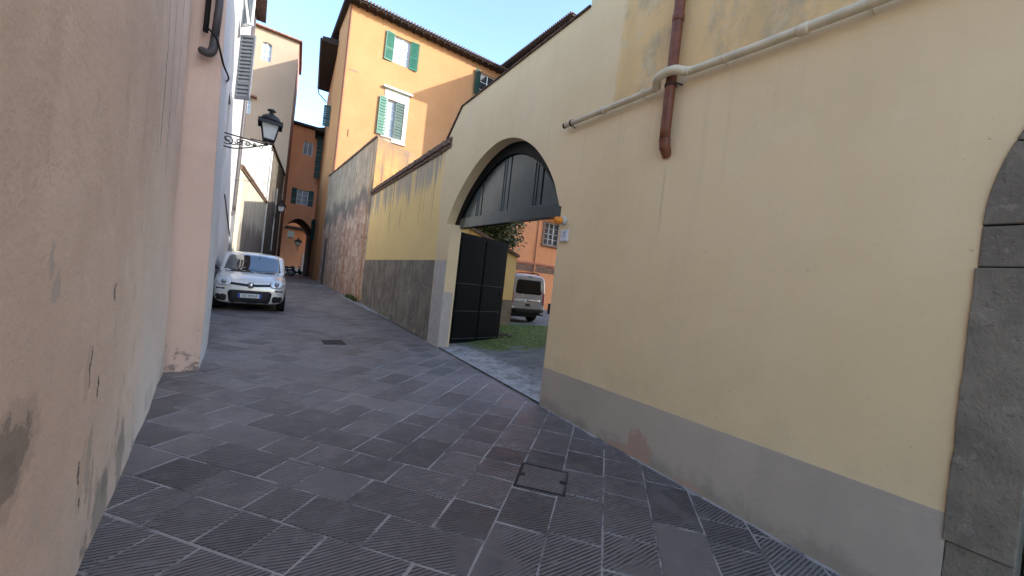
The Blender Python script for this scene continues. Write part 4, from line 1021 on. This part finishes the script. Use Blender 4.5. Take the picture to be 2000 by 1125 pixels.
l4 = thing('grimy_garden_wall', 'streaked grimy garden wall with brick coping behind the silver car', 'wall', (0, 25, gz(25)))
G4 = Fr((-.68, 20.05), (.52, 30.9), (1, 0)); L = G4.len
MB().fbox(G4, 0, L, -.3, 5.2, -.4, 0).build('wall', 'grime_yellow', l4)
MB().fbox(G4, 0, .7, -.3, 5.1, -.3, .05).build('pier', simple('pale cream pier', (.66, .62, .48), .9, .2), l4)
mb = MB()
for i in range(70):
    a0, a1 = L*i/70, L*(i+.92)/70
    mb.fbox(G4, a0, a1, 5.2, 5.29, -.45, .06); mb.fbox(G4, a0, a1, 5.29, 5.37+random.uniform(0, .03), -.5, .1)
mb.build('coping_bricks', 'brick_coping', l4)['kind'] = 'stuff'

l5 = thing('grimy_house', 'rain streaked white gabled house end with dark street flank', 'house', (.5, 31, gz(31)))
z5 = 1.6+31*.2437
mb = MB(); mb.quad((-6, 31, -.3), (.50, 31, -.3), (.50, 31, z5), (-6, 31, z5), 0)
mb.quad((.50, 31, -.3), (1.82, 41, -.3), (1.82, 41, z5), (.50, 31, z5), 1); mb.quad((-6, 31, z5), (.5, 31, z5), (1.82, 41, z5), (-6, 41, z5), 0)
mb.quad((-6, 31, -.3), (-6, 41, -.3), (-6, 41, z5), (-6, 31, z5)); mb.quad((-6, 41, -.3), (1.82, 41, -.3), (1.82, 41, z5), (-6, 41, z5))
mb.build('wall', ['grime_white', 'grime_shade'], l5)
G5 = Fr((.50, 31), (1.82, 41), (1, 0))
MB().fbox(G5, -.1, G5.len, z5+.005, z5+.12, -1.2, .12).build('eave', 'soffit', l5)
MB().tube([G5.P(.05, z5-.4, .06), G5.P(.05, .3, .06)], .05, 6).build('downpipe', 'trim', l5)
for a in (3.2, 5.5): MB().tube([G5.P(a, 6.6 if a < 4 else 7.2, .04), G5.P(a, 2.2, .04)], .05, 6).build('downpipe', 'trim' if a > 4 else 'dark_pipe', l5)

tw = thing('apricot_tower_house', 'tall pale apricot house end with a small arched attic window', 'house', (0, 41, gz(41)))
TF = Fr((-8, 41.2), (1.92, 41.2), (0, -1)); z6 = 1.6+41.2*.478
def tx(px_, py_): v = on_y(px_, py_, 41.2); return v.x+8, v.z
aw = (tx(511, 100)[0], tx(531, 100)[0], tx(520, 119)[1], tx(520, 82)[1]); lw_ = (tx(481, 200)[0]-.15, tx(491, 200)[0], tx(485, 222)[1], tx(485, 193)[1])
mb = MB(); wall_open(mb, TF, 0, TF.len, -.3, z6, [aw, lw_]); 
mb.quad((1.92, 41.2, -.3), (2.5, 47.9, -.3), (2.5, 47.9, z6-.3), (1.92, 41.2, z6), 1); mb.quad((-8, 41.2, -.3), (-8, 47.9, -.3), (-8, 47.9, z6), (-8, 41.2, z6)); mb.quad((-8, 47.9, -.3), (2.5, 47.9, -.3), (2.5, 47.9, z6), (-8, 47.9, z6))
mb.build('wall', ['tower', 'tower_side'], tw)
MB().hexa([(-8.3, 40.85, z6), (2.12, 40.85, z6), (2.7, 48, z6), (-8.3, 48, z6), (-8.3, 40.85, z6+.1), (2.12, 40.85, z6+.1), (2.7, 48, z6+.8), (-8.3, 48, z6+.8)]).build('roof', 'tile', tw)
window(tw, TF, *aw, cols=2, rows=3); window(tw, TF, *lw_, cols=2, rows=3, frame='winwhite')
# arched head of the attic window
am, ar = (aw[0]+aw[1])/2, (aw[1]-aw[0])/2
pts = [(aw[0], aw[3]-ar*.6)]+[(am+ar*math.cos(R(a)), aw[3]-ar*.6+ar*.6*math.sin(R(a))) for a in range(180, -1, -15)]
left = [p for p in pts]
MB().prism([TF.P(a, z, -.003) for a, z in left+[(aw[1], aw[3]), (aw[0], aw[3])]], [TF.P(a, z, -.1) for a, z in left+[(aw[1], aw[3]), (aw[0], aw[3])]]).build('arched_head', 'tower', tw)
MB().fbox(TF, lw_[0]-.1, lw_[1]+.35, lw_[3]+.18, lw_[3]+.30, 0, .45).build('window_hood', 'tile', tw)

# ------------------------------------------------------------------ arch house and the facade beyond
AY = 48.0
ah = thing('arch_house', 'narrow orange house bridging the street over a dark arch', 'house', (4, 48, gz(48)))
AF = Fr((2.3, AY), (5.5, AY), (0, -1))
def axz(px_, py_): v = on_y(px_, py_, AY); return v.x-2.3, v.z
at = axz(600, 250)[1]; aL, aR_ = axz(553, 440)[0], axz(613, 440)[0]; spr, apx = axz(556, 447)[1]-.1, axz(583, 427)[1]
aw1 = (axz(592, 290)[0], axz(611, 290)[0], axz(600, 303)[1], axz(602, 277)[1]); aw2 = (axz(579, 385)[0], axz(602, 385)[0], axz(590, 400)[1], axz(592, 371)[1])
mb = MB(); wall_open(mb, AF, 0, AF.len, apx+.2, at, [aw1, aw2])
arcp = [(aL+(aR_-aL)*i/16, spr+(apx-spr)*math.sin(math.pi*i/16)**.8) for i in range(17)]
for (p, q_) in zip(arcp, arcp[1:]):
    mb.quad(AF.P(*p), AF.P(*q_), AF.P(q_[0], apx+.2), AF.P(p[0], apx+.2))
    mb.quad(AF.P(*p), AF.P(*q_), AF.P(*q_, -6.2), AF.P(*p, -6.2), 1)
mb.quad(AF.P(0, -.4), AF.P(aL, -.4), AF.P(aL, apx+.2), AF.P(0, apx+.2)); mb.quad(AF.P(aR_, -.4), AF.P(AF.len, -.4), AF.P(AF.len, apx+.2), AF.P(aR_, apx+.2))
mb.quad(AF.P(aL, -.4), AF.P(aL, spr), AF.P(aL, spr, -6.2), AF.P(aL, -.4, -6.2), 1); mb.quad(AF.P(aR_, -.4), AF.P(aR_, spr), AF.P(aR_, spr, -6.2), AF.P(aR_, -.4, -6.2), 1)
mb.quad(AF.P(0, apx+.21, -4), AF.P(AF.len, apx+.21, -4), AF.P(AF.len, at, -4), AF.P(0, at, -4)); mb.quad(AF.P(0, at), AF.P(AF.len, at), AF.P(AF.len, at, -4), AF.P(0, at, -4))
mb.quad(AF.P(AF.len, -.4), AF.P(AF.len, at), AF.P(AF.len, at, -4), AF.P(AF.len, -.4, -4)); mb.quad(AF.P(0, -.4), AF.P(0, at), AF.P(0, at, -4), AF.P(0, -.4, -4))
mb.build('wall', ['orange_dark', 'intrados'], ah)
window(ah, AF, *aw1, cols=2, rows=1); window(ah, AF, *aw2, cols=2, rows=3, pane='pane')
shutter(ah, AF, aw2[0], -.5, aw2[2]-.05, aw2[3]+.05, 6, 'green_dark', slats=10); shutter(ah, AF, aw2[1], .5, aw2[2]-.05, aw2[3]+.05, 6, 'green_dark', slats=10)
MB().fbox(AF, -.1, AF.len, at, at+.25, -4.2, .55).build('eave', 'soffit', ah)
MB().tube([AF.P(aR_+.12, at, .08), AF.P(aR_+.05, 1.0, .08)], .06, 6).build('downpipe', 'dark_pipe', ah)

fh = thing('end_house', 'orange house with arched doorway beyond the dark street arch', 'house', (6, 56, gz(56)))
EF = Fr((1.5, 56.0), (10.5, 56.0), (0, -1))
def ez(px_, py_): v = on_y(px_, py_, 56); return v.x-1.5, v.z
dw = (ez(594, 520)[0], ez(609, 520)[0], -.1, ez(600, 501)[1])
mb = MB(); wall_open(mb, EF, 0, EF.len, -.4, 11, [dw], .4); mb.quad(EF.P(0, 11), EF.P(9, 11), EF.P(9, 11, -5), EF.P(0, 11, -5)); mb.build('wall', 'orange_dark', fh)
dr = MB().fbox(EF, dw[0], dw[1], dw[2], dw[3], -.4, -.34).build('door', 'gate', fh)
MB().fbox(EF, (dw[0]+dw[1])/2-.03, (dw[0]+dw[1])/2+.03, dw[2], dw[3], -.34, -.31).build('meeting_stile', 'gate', dr)
MB().fbox(EF, dw[0]-.3, dw[1]+.3, dw[3], dw[3]+.28, 0, .08).build('lintel', 'trim', fh)
mb = MB()
for a0_, a1_ in ((dw[0]-.3, dw[0]), (dw[1], dw[1]+.3)): mb.fbox(EF, a0_, a1_, -.3, dw[3], 0, .06)
mb.build('door_jambs', 'trim', fh)
mc, mrad = (dw[0]+dw[1])/2, (dw[1]-dw[0])/2+.1
pts = [(mc+mrad*math.cos(R(a)), dw[3]+.28+mrad*math.sin(R(a))) for a in range(0, 181, 12)]
MB().prism([EF.P(a, z, .03) for a, z in pts], [EF.P(a, z, -.1) for a, z in pts]).build('fanlight', 'pane_dark', fh)
ze = ez(590, 449)[1]
MB().fbox(EF, 0, 9, ze-.1, ze+.25, 0, .35).build('cornice', 'soffit', fh); MB().fbox(EF, ez(562, 455)[0], ez(574, 455)[0], ez(568, 464)[1], ez(568, 452)[1], .0, .9).build('balcony', 'trim', fh)
MB().fbox(EF, 0, dw[0]-.3, -.3, .75, 0, .05).build('base_band', 'trim', fh)

# ------------------------------------------------------------------ street lamps
def lantern(parent, c, w_=.40, k=1.0):
    """square tapered lantern, c = bottom centre"""
    c = Vector(c); h0, h1 = .10*k, .52*k; wb, wt = w_*.27, w_*.46
    for i in range(4):
        s1, s2 = [(-1, -1), (1, -1), (1, 1), (-1, 1)][i], [(-1, -1), (1, -1), (1, 1), (-1, 1)][(i+1) % 4]
        pts_ = [c+Vector((s1[0]*wb, s1[1]*wb, h0)), c+Vector((s2[0]*wb, s2[1]*wb, h0)), c+Vector((s2[0]*wt, s2[1]*wt, h1)), c+Vector((s1[0]*wt, s1[1]*wt, h1))]
        MB().quad(*pts_).build('glass_pane', 'lampglass', parent)
    mb = MB()
    for s1 in ((-1, -1), (1, -1), (1, 1), (-1, 1)): mb.tube([c+Vector((s1[0]*wb, s1[1]*wb, h0-.01)), c+Vector((s1[0]*wt, s1[1]*wt, h1))], .014*k, 6)
    for hh_, ww in ((h0, wb), (h1, wt)): mb.tube([c+Vector((a*ww, b*ww, hh_)) for a, b in ((-1, -1), (1, -1), (1, 1), (-1, 1))], .016*k, 6, True)
    for i in range(4):
        a = math.pi/4+i*math.pi/2; mb.tube(catmull([c+Vector((math.cos(a)*wb*1.3, math.sin(a)*wb*1.3, h0)), c+Vector((math.cos(a)*wb*1.2, math.sin(a)*wb*1.2, h0*.45)), c+Vector((0, 0, 0))], 3), .010*k, 5)
    mb.build('cage', 'iron', parent)
    mb = MB()
    e = wt*1.32; mb.box(c.x-e, c.x+e, c.y-e, c.y+e, c.z+h1, c.z+h1+.018*k)
    for (a0_, a1_, b0_, b1_) in ((-1, -.93, -1, 1), (.93, 1, -1, 1), (-.93, .93, -1, -.93), (-.93, .93, .93, 1)): mb.box(c.x+e*a0_, c.x+e*a1_, c.y+e*b0_, c.y+e*b1_, c.z+h1-.075*k, c.z+h1+.02*k)
    mb.build('brim', 'iron', parent)
    MB().lathe([(wt*1.15, h1+.018*k), (wt*1.12, h1+.07*k), (wt*.95, h1+.14*k), (wt*.55, h1+.19*k), (wt*.3, h1+.21*k), (wt*.22, h1+.26*k), (wt*.5, h1+.29*k), (wt*.42, h1+.32*k), (wt*.1, h1+.35*k)], c, (0, 0, 1), 20).build('cap', 'iron', parent, True)
def spiral(c, r, turns, a0, sg, ux, n=22):
    return [c+(ux*math.cos(a0+sg*turns*2*math.pi*i/n)+Vector((0, 0, 1))*math.sin(a0+sg*turns*2*math.pi*i/n))*(r*(1-.8*i/n)) for i in range(n+1)]
def bracket_lamp(label, root, tip, w_=.40, k=1.0, tilt=.0):
    root, tip = Vector(root), Vector(tip); th = thing('street_lamp', label, 'lamp', tuple(root), 'bracket street lamps')
    ux = (tip-root); L_ = ux.length; ux.normalize(); dn = Vector((0, 0, -1))
    mb = MB(); mb.tube([root, tip], .015*k, 6); low = [root+dn*.30*k, root+ux*L_*.25+dn*.30*k, root+ux*L_*.55+dn*.20*k, root+ux*L_*.8+dn*.08*k, tip+dn*.0]
    mb.tube(catmull(low, 4), .014*k, 6)
    for f_, r_ in ((.13, .12), (.36, .085), (.55, .06), (.7, .04)):
        c_ = root+ux*L_*f_+dn*(.14*k*(1-f_*.6)); mb.tube(spiral(c_, r_*k, 1.4, R(200), 1, ux), .013*k, 5)
    mb.tube(catmull([root+dn*.06+ux*.02, root+ux*L_*.25+dn*.22*k, root+ux*L_*.45+dn*.06*k, root+ux*L_*.65+dn*.1*k], 5), .012*k, 5)
    mb.tube(spiral(root+ux*L_*.84+dn*.09*k, .05*k, 1.0, R(90), -1, ux), .009*k, 5)
    mb.tube([root+dn*-.05, root+dn*.36*k], .02*k, 6)
    mb.build('bracket', 'iron', th)
    lantern(th, tip+Vector((0, 0, .02)), w_, k)
    return th
lt = on_y(524, 282, 11.4); lt.z -= .02
bracket_lamp('black wrought iron lamp on a scrolled bracket near the grey shutter', (-.80, 11.4, lt.z+.04), tuple(lt), .42, 1.0)
l2 = on_y(545, 416, 36.0); rt2 = G5.P((36-31)/10*G5.len, l2.z, 0)
bracket_lamp('small bracket lamp on the dark grimy house flank before the arch', (rt2.x, 36.0, l2.z), (l2.x+.1, 36, l2.z), .55, 1.15)
l3 = on_y(581, 482, 55.6)
fl3 = thing('street_lamp', 'small black wall lantern on the orange house beyond the arch', 'lamp', tuple(l3), 'bracket street lamps')
lantern(fl3, (l3.x, 55.3, l3.z), .7, 1.3); MB().tube([(l3.x, 55.98, l3.z-.5), (l3.x, 55.5, l3.z-.3), (l3.x, 55.3, l3.z)], .04, 6).build('bracket', 'iron', fl3)
# overhead cables
for lab, a, b, sag, m_ in (('thin pale cable slung across the street before the arch', G5.P(7, on_y(536, 378, 38).z, .05), S2.P(4, on_y(625, 390, 40).z, .05), .25, 'cable_pale'),
                           ('thin dark cable running from the near lamp along the grimy house', tuple(on_y(530, 288, 14)), G5.P(9.6, z5-.1, .3), .15, 'cable')):
    a, b = Vector(a), Vector(b); th = thing('overhead_cable', lab, 'cable', tuple(a))
    MB().tube([a+(b-a)*(i/12)+Vector((0, 0, -sag*4*(i/12)*(1-i/12))) for i in range(13)], .014, 5).build('strand', m_, th)

# ------------------------------------------------------------------ vehicles
def loft(rings, cap=True):
    """rings of half profiles [(x,y,z)...] from bottom centre to top centre, mirrored"""
    mb = MB(); full = []
    for r in rings:
        full.append([Vector(p) for p in r]+[Vector((-p[0], p[1], p[2])) for p in reversed(r) if abs(p[0]) > 1e-6])
    n = len(full[0])
    for r in full: mb.v += r
    for i in range(len(full)-1):
        for j in range(n): mb.f.append([i*n+j, i*n+(j+1) % n, (i+1)*n+(j+1) % n, (i+1)*n+j]); mb.mi.append(0)
    if cap:
        mb.f.append(list(range(n))[::-1]); mb.mi.append(0); mb.f.append([(len(full)-1)*n+j for j in range(n)]); mb.mi.append(0)
    return mb
def subdiv(mb, name, matn, parent, lv=2):
    o = mb.build(name, matn, None, True); s_ = o.modifiers.new('s', 'SUBSURF'); s_.levels = lv; s_.render_levels = lv
    me = bpy.data.meshes.new_from_object(o.evaluated_get(bpy.context.evaluated_depsgraph_get())); o.modifiers.clear(); o.data = me; me.name = name
    for p in me.polygons: p.use_smooth = True
    o.parent = parent
    return o, BVHTree.FromPolygons([v.co for v in me.vertices], [tuple(p.vertices) for p in me.polygons])
def decal(bvhs, poly, name, matn, parent, off=.008, rings=5, th=0.0):
    """patch conforming to the front (y min) surface; poly in (x,z)"""
    n = len(poly); cx = sum(p[0] for p in poly)/n; cz = sum(p[1] for p in poly)/n
    mb = MB(); rows = []
    def hit(x, z):
        best = None
        for b in bvhs:
            h_ = b.ray_cast(Vector((x, -3, z)), Vector((0, 1, 0)))
            if h_[0] is not None and (best is None or h_[0].y < best): best = h_[0].y
        return best
    for r in range(rings):
        k = 1-r/rings; rows.append([(cx+(p[0]-cx)*k, cz+(p[1]-cz)*k) for p in poly])
    last = hit(cx, cz)
    for r in rows:
        for (x, z) in r:
            y = hit(x, z); y = last if y is None else y; mb.v.append(Vector((x, y-off, z)))
    mb.v.append(Vector((cx, last-off, cz)))
    for r in range(rings-1):
        for i in range(n): mb.f.append([r*n+i, r*n+(i+1) % n, (r+1)*n+(i+1) % n, (r+1)*n+i]); mb.mi.append(0)
    for i in range(n): mb.f.append([(rings-1)*n+i, (rings-1)*n+(i+1) % n, rings*n]); mb.mi.append(0)
    # skirt so that the patch has thickness
    k = len(mb.v)
    for i in range(n): p = mb.v[i]; mb.v.append(Vector((p.x, p.y+off+.012, p.z)))
    for i in range(n): mb.f.append([i, (i+1) % n, k+(i+1) % n, k+i]); mb.mi.append(0)
    o = mb.build(name, matn, parent, True)
    return o
def rrect(x0, x1, z0, z1, r, k=5, tx=0):
    pts = []
    for cx, cz, a0 in ((x1-r, z1-r, 0), (x0+r, z1-r, 90), (x0+r, z0+r, 180), (x1-r, z0+r, 270)):
        for i in range(k+1): a = R(a0+90*i/k); pts.append((cx+r*math.cos(a), cz+r*math.sin(a)))
    zc = (z0+z1)/2
    return [(x*(1+tx*(z-zc)/(z1-z0)), z) for x, z in pts]
def densify(poly, k=3):
    return [(a[0]+(b[0]-a[0])*i/k, a[1]+(b[1]-a[1])*i/k) for a, b in zip(poly, poly[1:]+poly[:1]) for i in range(k)]
def wheel(parent, x, y, r=.29, w_=.18):
    sg = 1 if x > 0 else -1
    tw_ = MB().lathe([(r*.62, -w_/2), (r*.93, -w_/2), (r, -w_/2+.03), (r, w_/2-.03), (r*.93, w_/2), (r*.62, w_/2)], (x, y, r), (1, 0, 0), 24).build('wheel', 'rubber', parent, True)
    MB().lathe([(r*.1, .0), (r*.55, -.01), (r*.63, .02)], (x+sg*(w_/2-.02), y, r), (sg, 0, 0), 18).build('rim', 'rim', tw_, True)

car = thing('parked_car', 'small light silver hatchback with blue edged plate parked in the alley', 'car', (.07, 12.28, gz(12.4)+.004), rz=R(-1.5))
def bring(y, hw, zb, zt, crown=.02, hip=.0):
    return [(0, y, zb), (hw*.55, y, zb), (hw*.88, y, zb+.02), (hw*.985, y, zb+.12), (hw, y, (zb+zt)/2-.02), (hw*(1-hip*.3), y, zt-.16), (hw*(.965-hip), y, zt-.05), (hw*(.80-hip), y, zt+.005), (hw*.42, y, zt+crown*.8), (0, y, zt+crown)]
rings = [bring(.0, .60, .28, .60), bring(.02, .68, .23, .70), bring(.07, .745, .20, .78), bring(.16, .785, .19, .84, .03), bring(.34, .815, .19, .90, .035), bring(.62, .82, .2, .965, .03), bring(.95, .822, .2, 1.03, .02), bring(1.5, .822, .2, 1.04), bring(2.4, .822, .2, 1.05), bring(3.2, .82, .22, 1.05), bring(3.5, .79, .25, 1.03), bring(3.62, .70, .32, .95)]
body, bv1 = subdiv(loft(rings), 'body', 'car', car)
def gring(y, hw, zt, crown=.03, zb=.97):
    return [(0, y, zb), (hw*.6, y, zb), (hw*.98, y, zb), (hw, y, zb+.04), (hw*.975, y, zb+(zt-zb)*.5), (hw*.93, y, zt-.08), (hw*.86, y, zt-.015), (hw*.5, y, zt+.012), (0, y, zt+crown)]
gr = [gring(.80, .74, 1.01, .01), gring(.93, .775, 1.10, .015), gring(1.16, .79, 1.35, .02), gring(1.38, .80, 1.51, .025), gring(1.70, .80, 1.565, .03), gring(2.6, .80, 1.575, .03), gring(3.2, .79, 1.54, .02), gring(3.42, .76, 1.32), gring(3.5, .74, 1.05)]
roofm, bv2 = subdiv(loft(gr), 'cabin', 'car', car)
B = [bv1, bv2]
ws_ = densify([(-.67, 1.06), (-.33, 1.025), (0, 1.015), (.33, 1.025), (.67, 1.06), (.635, 1.27), (.59, 1.455), (.30, 1.495), (0, 1.505), (-.30, 1.495), (-.59, 1.455), (-.635, 1.27)], 3)
wsd = decal([bv2, bv1], ws_, 'windscreen', 'glass', car, .006, 10)
for sx in (-1, 1):
    w0 = [(sx*.03 if sx > 0 else -.55, 1.03)]
mb = MB()
for (xa, xb) in ((-.5, .05), (.02, .55)):
    pts = []
    for i in range(5):
        x = xa+(xb-xa)*i/4; h_ = bv2.ray_cast(Vector((x, -3, 1.045)), Vector((0, 1, 0))); pts.append(Vector((x, (h_[0].y if h_[0] else .85)-.03, 1.04+.012*i)))
    mb.tube(pts, .008, 5)
mb.build('wipers', 'black', car)
decal(B, densify([(-.62, 1.0), (.62, 1.0), (.65, 1.035), (.3, 1.012), (0, 1.005), (-.3, 1.012), (-.65, 1.035)], 2), 'cowl', 'black', car, .004, 4)
decal(B, densify(rrect(-.47, .47, .215, .555, .09, 4, .12), 2), 'lower_grille', 'black', car, .006, 5)
for z in (.29, .34, .47):
    decal(B, densify([(-.42, z), (.42, z), (.42, z+.012), (-.42, z+.012)], 4), 'grille_bar', 'cast', car, .012, 2)
for sx in (-1, 1):
    decal(B, densify([(sx*x, z) for x, z in rrect(.50, .745, .26, .435, .06, 4)], 1), 'fog_recess', 'black', car, .006, 4)
    decal(B, densify([(sx*(.595+(x-.595)*1.06), .77+(z-.77)*1.06) for x, z in ((.43, .74), (.46, .675), (.55, .655), (.67, .665), (.74, .72), (.755, .81), (.72, .875), (.63, .89), (.52, .87), (.44, .81))], 2), 'headlight_surround', 'rim', car, .006, 4)
    hl = decal(B, densify([(sx*x, z) for x, z in ((.43, .74), (.46, .675), (.55, .655), (.67, .665), (.74, .72), (.755, .81), (.72, .875), (.63, .89), (.52, .87), (.44, .81))], 2), 'headlight', 'headlamp', car, .012, 5)
    MB().lathe([(.055, -.004), (.055, .012), (.03, .02)], (sx*.585, hl.data.vertices[-21 if False else 0].co.y*0+min(v.co.y for v in hl.data.vertices if abs(v.co.x-sx*.585) < .06)-.002, .768), (0, -1, 0), 14).build('reflector', 'rim', hl, True)
    decal(B, densify([(sx*x, z) for x, z in rrect(.545, .735, .555, .60, .02, 3)], 1), 'side_slot', 'cast', car, .005, 3)
    # mirror
    MB().lathe([(.03, -.09), (.075, -.07), (.085, 0), (.07, .07), (.02, .09)], (sx*.93, .98, 1.08), (1, 0, 0), 12).build('mirror', 'black', car, True)
    MB().tube([(sx*.78, 1.0, 1.03), (sx*.88, .98, 1.06)], .025, 6).build('mirror_arm', 'black', car)
    # side windows
    for (ya, yb_, yc, yd) in ((1.02, 1.95, 1.9, 1.5), (2.05, 2.85, 2.8, 2.08), (2.95, 3.35, 3.25, 2.95)):
        pts = []
        for (y, z) in ((ya, 1.08), (yb_, 1.08), (yc, 1.42), (yd, 1.42)):
            h_ = bv2.ray_cast(Vector((sx*3, y, z)), Vector((-sx, 0, 0))); pts.append(Vector(((h_[0].x if h_[0] else sx*.78)+sx*.006, y, z)))
        MB().quad(*pts).build('side_window', 'glass', car)
    for y in (.62, 2.95):
        MB().lathe([(.335, 0), (.335, .01)], (sx*.818, y, .30), (sx, 0, 0), 24).build('wheel_arch', 'black', car); wheel(car, sx*.735, y)
decal(B, densify([(-.44, .695), (-.13, .662), (.13, .662), (.44, .695), (.44, .75), (.13, .728), (-.13, .728), (-.44, .75)], 2), 'upper_bar', 'black', car, .010, 3)
by = min(v.co.y for v in body.data.vertices if abs(v.co.x) < .08 and abs(v.co.z-.69) < .05)
MB().lathe([(.078, -.005), (.078, .012), (.062, .018)], (0, by-.012, .695), (0, -1, 0), 20).build('badge', 'black', car, True)
MB().lathe([(.06, .0), (.058, .008), (.02, .012)], (0, by-.027, .695), (0, -1, 0), 20).build('badge_disc', 'chrome', car, True)
py_ = min(v.co.y for v in body.data.vertices if abs(v.co.x) < .3 and .33 < v.co.z < .5)-.03
plt = MB().box(-.26, .26, py_-.012, py_, .365, .475).build('number_plate', 'plate_white', car, bevel=.004)
for sx in (-1, 1): MB().box(sx*.235-.024, sx*.235+.024, py_-.0145, py_-.0115, .367, .473).build('blue_band', 'plate_blue', plt)
text_mesh('EZ 490 JF', .085, 'lettering', 'black', plt, Matrix.Translation((0, py_-.0135, .418)) @ Matrix.Rotation(R(90), 4, 'X'))
MB().box(-.5, .5, .35, 3.3, .16, .22).build('underbody', 'black', car)
# sheet of paper on the dashboard seen through the glass is omitted; seats hidden by reflection

van = thing('parked_van', 'pale silver multi purpose van with dark rear window and roof rails in the courtyard', 'van', (8.35, 11.15, .305), rz=R(-2))
def vring(y, hw, zb, zt, inn=.84):
    return [(0, y, zb), (hw*.6, y, zb), (hw*.93, y, zb+.02), (hw, y, zb+.16), (hw, y, zb+.55), (hw*.995, y, .98), (hw*.96, y, 1.2), (hw*(inn+.05), y, zt-.16), (hw*inn, y, zt-.05), (hw*.6, y, zt), (0, y, zt+.02)]
rings = [vring(.0, .70, .36, 1.66, .84), vring(.03, .755, .33, 1.72), vring(.12, .79, .32, 1.765), vring(.5, .80, .3, 1.78), vring(2.6, .81, .3, 1.78), vring(3.1, .80, .3, 1.3), vring(4.0, .76, .3, .95), vring(4.12, .62, .35, .8)]
vb, bvv = subdiv(loft(rings), 'body', 'van', van)
V = [bvv]
decal(V, densify(rrect(-.56, .56, 1.05, 1.56, .10, 4, -.06), 2), 'rear_window', 'glass_dull', van, .008, 6)
decal(V, densify(rrect(-.72, .72, .30, .52, .05, 3), 2), 'bumper', 'black', van, .05, 4)
for sx in (-1, 1):
    decal(V, densify([(sx*x, z) for x, z in rrect(.60, .72, .53, .585, .02, 3)], 1), 'bumper_insert', 'plate_white', van, .056, 3)
    decal(V, densify([(sx*x, z) for x, z in rrect(.645, .725, .68, 1.12, .03, 3)], 1), 'tail_lamp', 'red_lamp', van, .008, 4)
    MB().tube(catmull([(sx*.58, .35, 1.76), (sx*.60, .5, 1.83), (sx*.60, 1.5, 1.85), (sx*.58, 2.2, 1.80)], 4), .02, 6).build('roof_rail', 'black', van, True)
    for y in (.75, 3.35): wheel(van, sx*.70, y, .31, .19)
    MB().lathe([(.02, -.06), (.06, -.05), (.06, .05), (.02, .06)], (sx*.92, 2.9, 1.1), (0, 0, 1), 10).build('mirror', 'black', van, True)
decal(V, densify(rrect(-.10, .10, 1.66, 1.69, .012, 3), 1), 'brake_light', 'black', van, .006, 3)
vp = decal(V, densify(rrect(-.60, -.08, .74, .85, .012, 2), 2), 'number_plate', 'plate_white', van, .012, 3)
yy = min(v.co.y for v in vp.data.vertices)
text_mesh('CL 111 EB', .085, 'lettering', 'black', vp, Matrix.Translation((-.34, yy-.003, .793)) @ Matrix.Rotation(R(90), 4, 'X'))
decal(V, densify(rrect(-.02, .52, .79, .85, .02, 3), 2), 'chrome_strip', 'chrome', van, .016, 3)
decal(V, densify(rrect(-.10, .10, .62, .70, .02, 3), 1), 'handle', 'black', van, .012, 3)
mb = MB()
for s_ in (0, .055):
    mb.add([(-.30, -.01, .955+s_), (-.25, -.012, .99+s_), (-.20, -.01, .955+s_), (-.20, -.01, .94+s_), (-.25, -.012, .975+s_), (-.30, -.01, .94+s_)], [(0, 1, 4, 5), (1, 2, 3, 4)])
mb.build('chevron_badge', 'chrome', van)
MB().box(-.6, .6, .25, 3.6, .2, .34).build('underbody', 'black', van)

# scooters under the arch
def scooter(loc, rz, lab):
    s_ = thing('scooter', lab, 'scooter', loc, 'scooters parked past the arch', rz)
    for y in (0, 1.25): wheel_ = MB().lathe([(.12, -.05), (.24, -.05), (.26, 0), (.24, .05), (.12, .05)], (0, y, .26), (1, 0, 0), 16).build('wheel', 'rubber', s_, True)
    MB().tube(catmull([(0, 1.2, .45), (0, .75, .5), (0, .5, .28), (0, .25, .3), (0, .08, .75)], 4), [.12]*17, 8).build('body', 'cast', s_, True)
    MB().tube([(0, 1.3, .78), (0, .9, .8), (0, .62, .74)], [.08, .13, .09], 8).build('seat', 'black', s_, True)
    MB().tube([(0, 0, .26), (0, .1, .7), (0, .18, 1.0)], .04, 6).build('fork', 'cast', s_)
    MB().tube([(-.32, .25, 1.04), (0, .16, 1.0), (.32, .25, 1.04)], .03, 6).build('handlebar', 'black', s_)
    MB().lathe([(.05, 0), (.12, .03), (.1, .1)], (0, .08, .88), (0, -1, .2), 12).build('headlight', 'lampglass', s_, True)
scooter((4.45, 53.6, gz(53.6)), R(60), 'dark scooter parked against the orange wall beyond the arch, farther from the door')
scooter((5.15, 54.0, gz(54)), R(75), 'dark scooter parked against the orange wall beyond the arch, nearer the door')
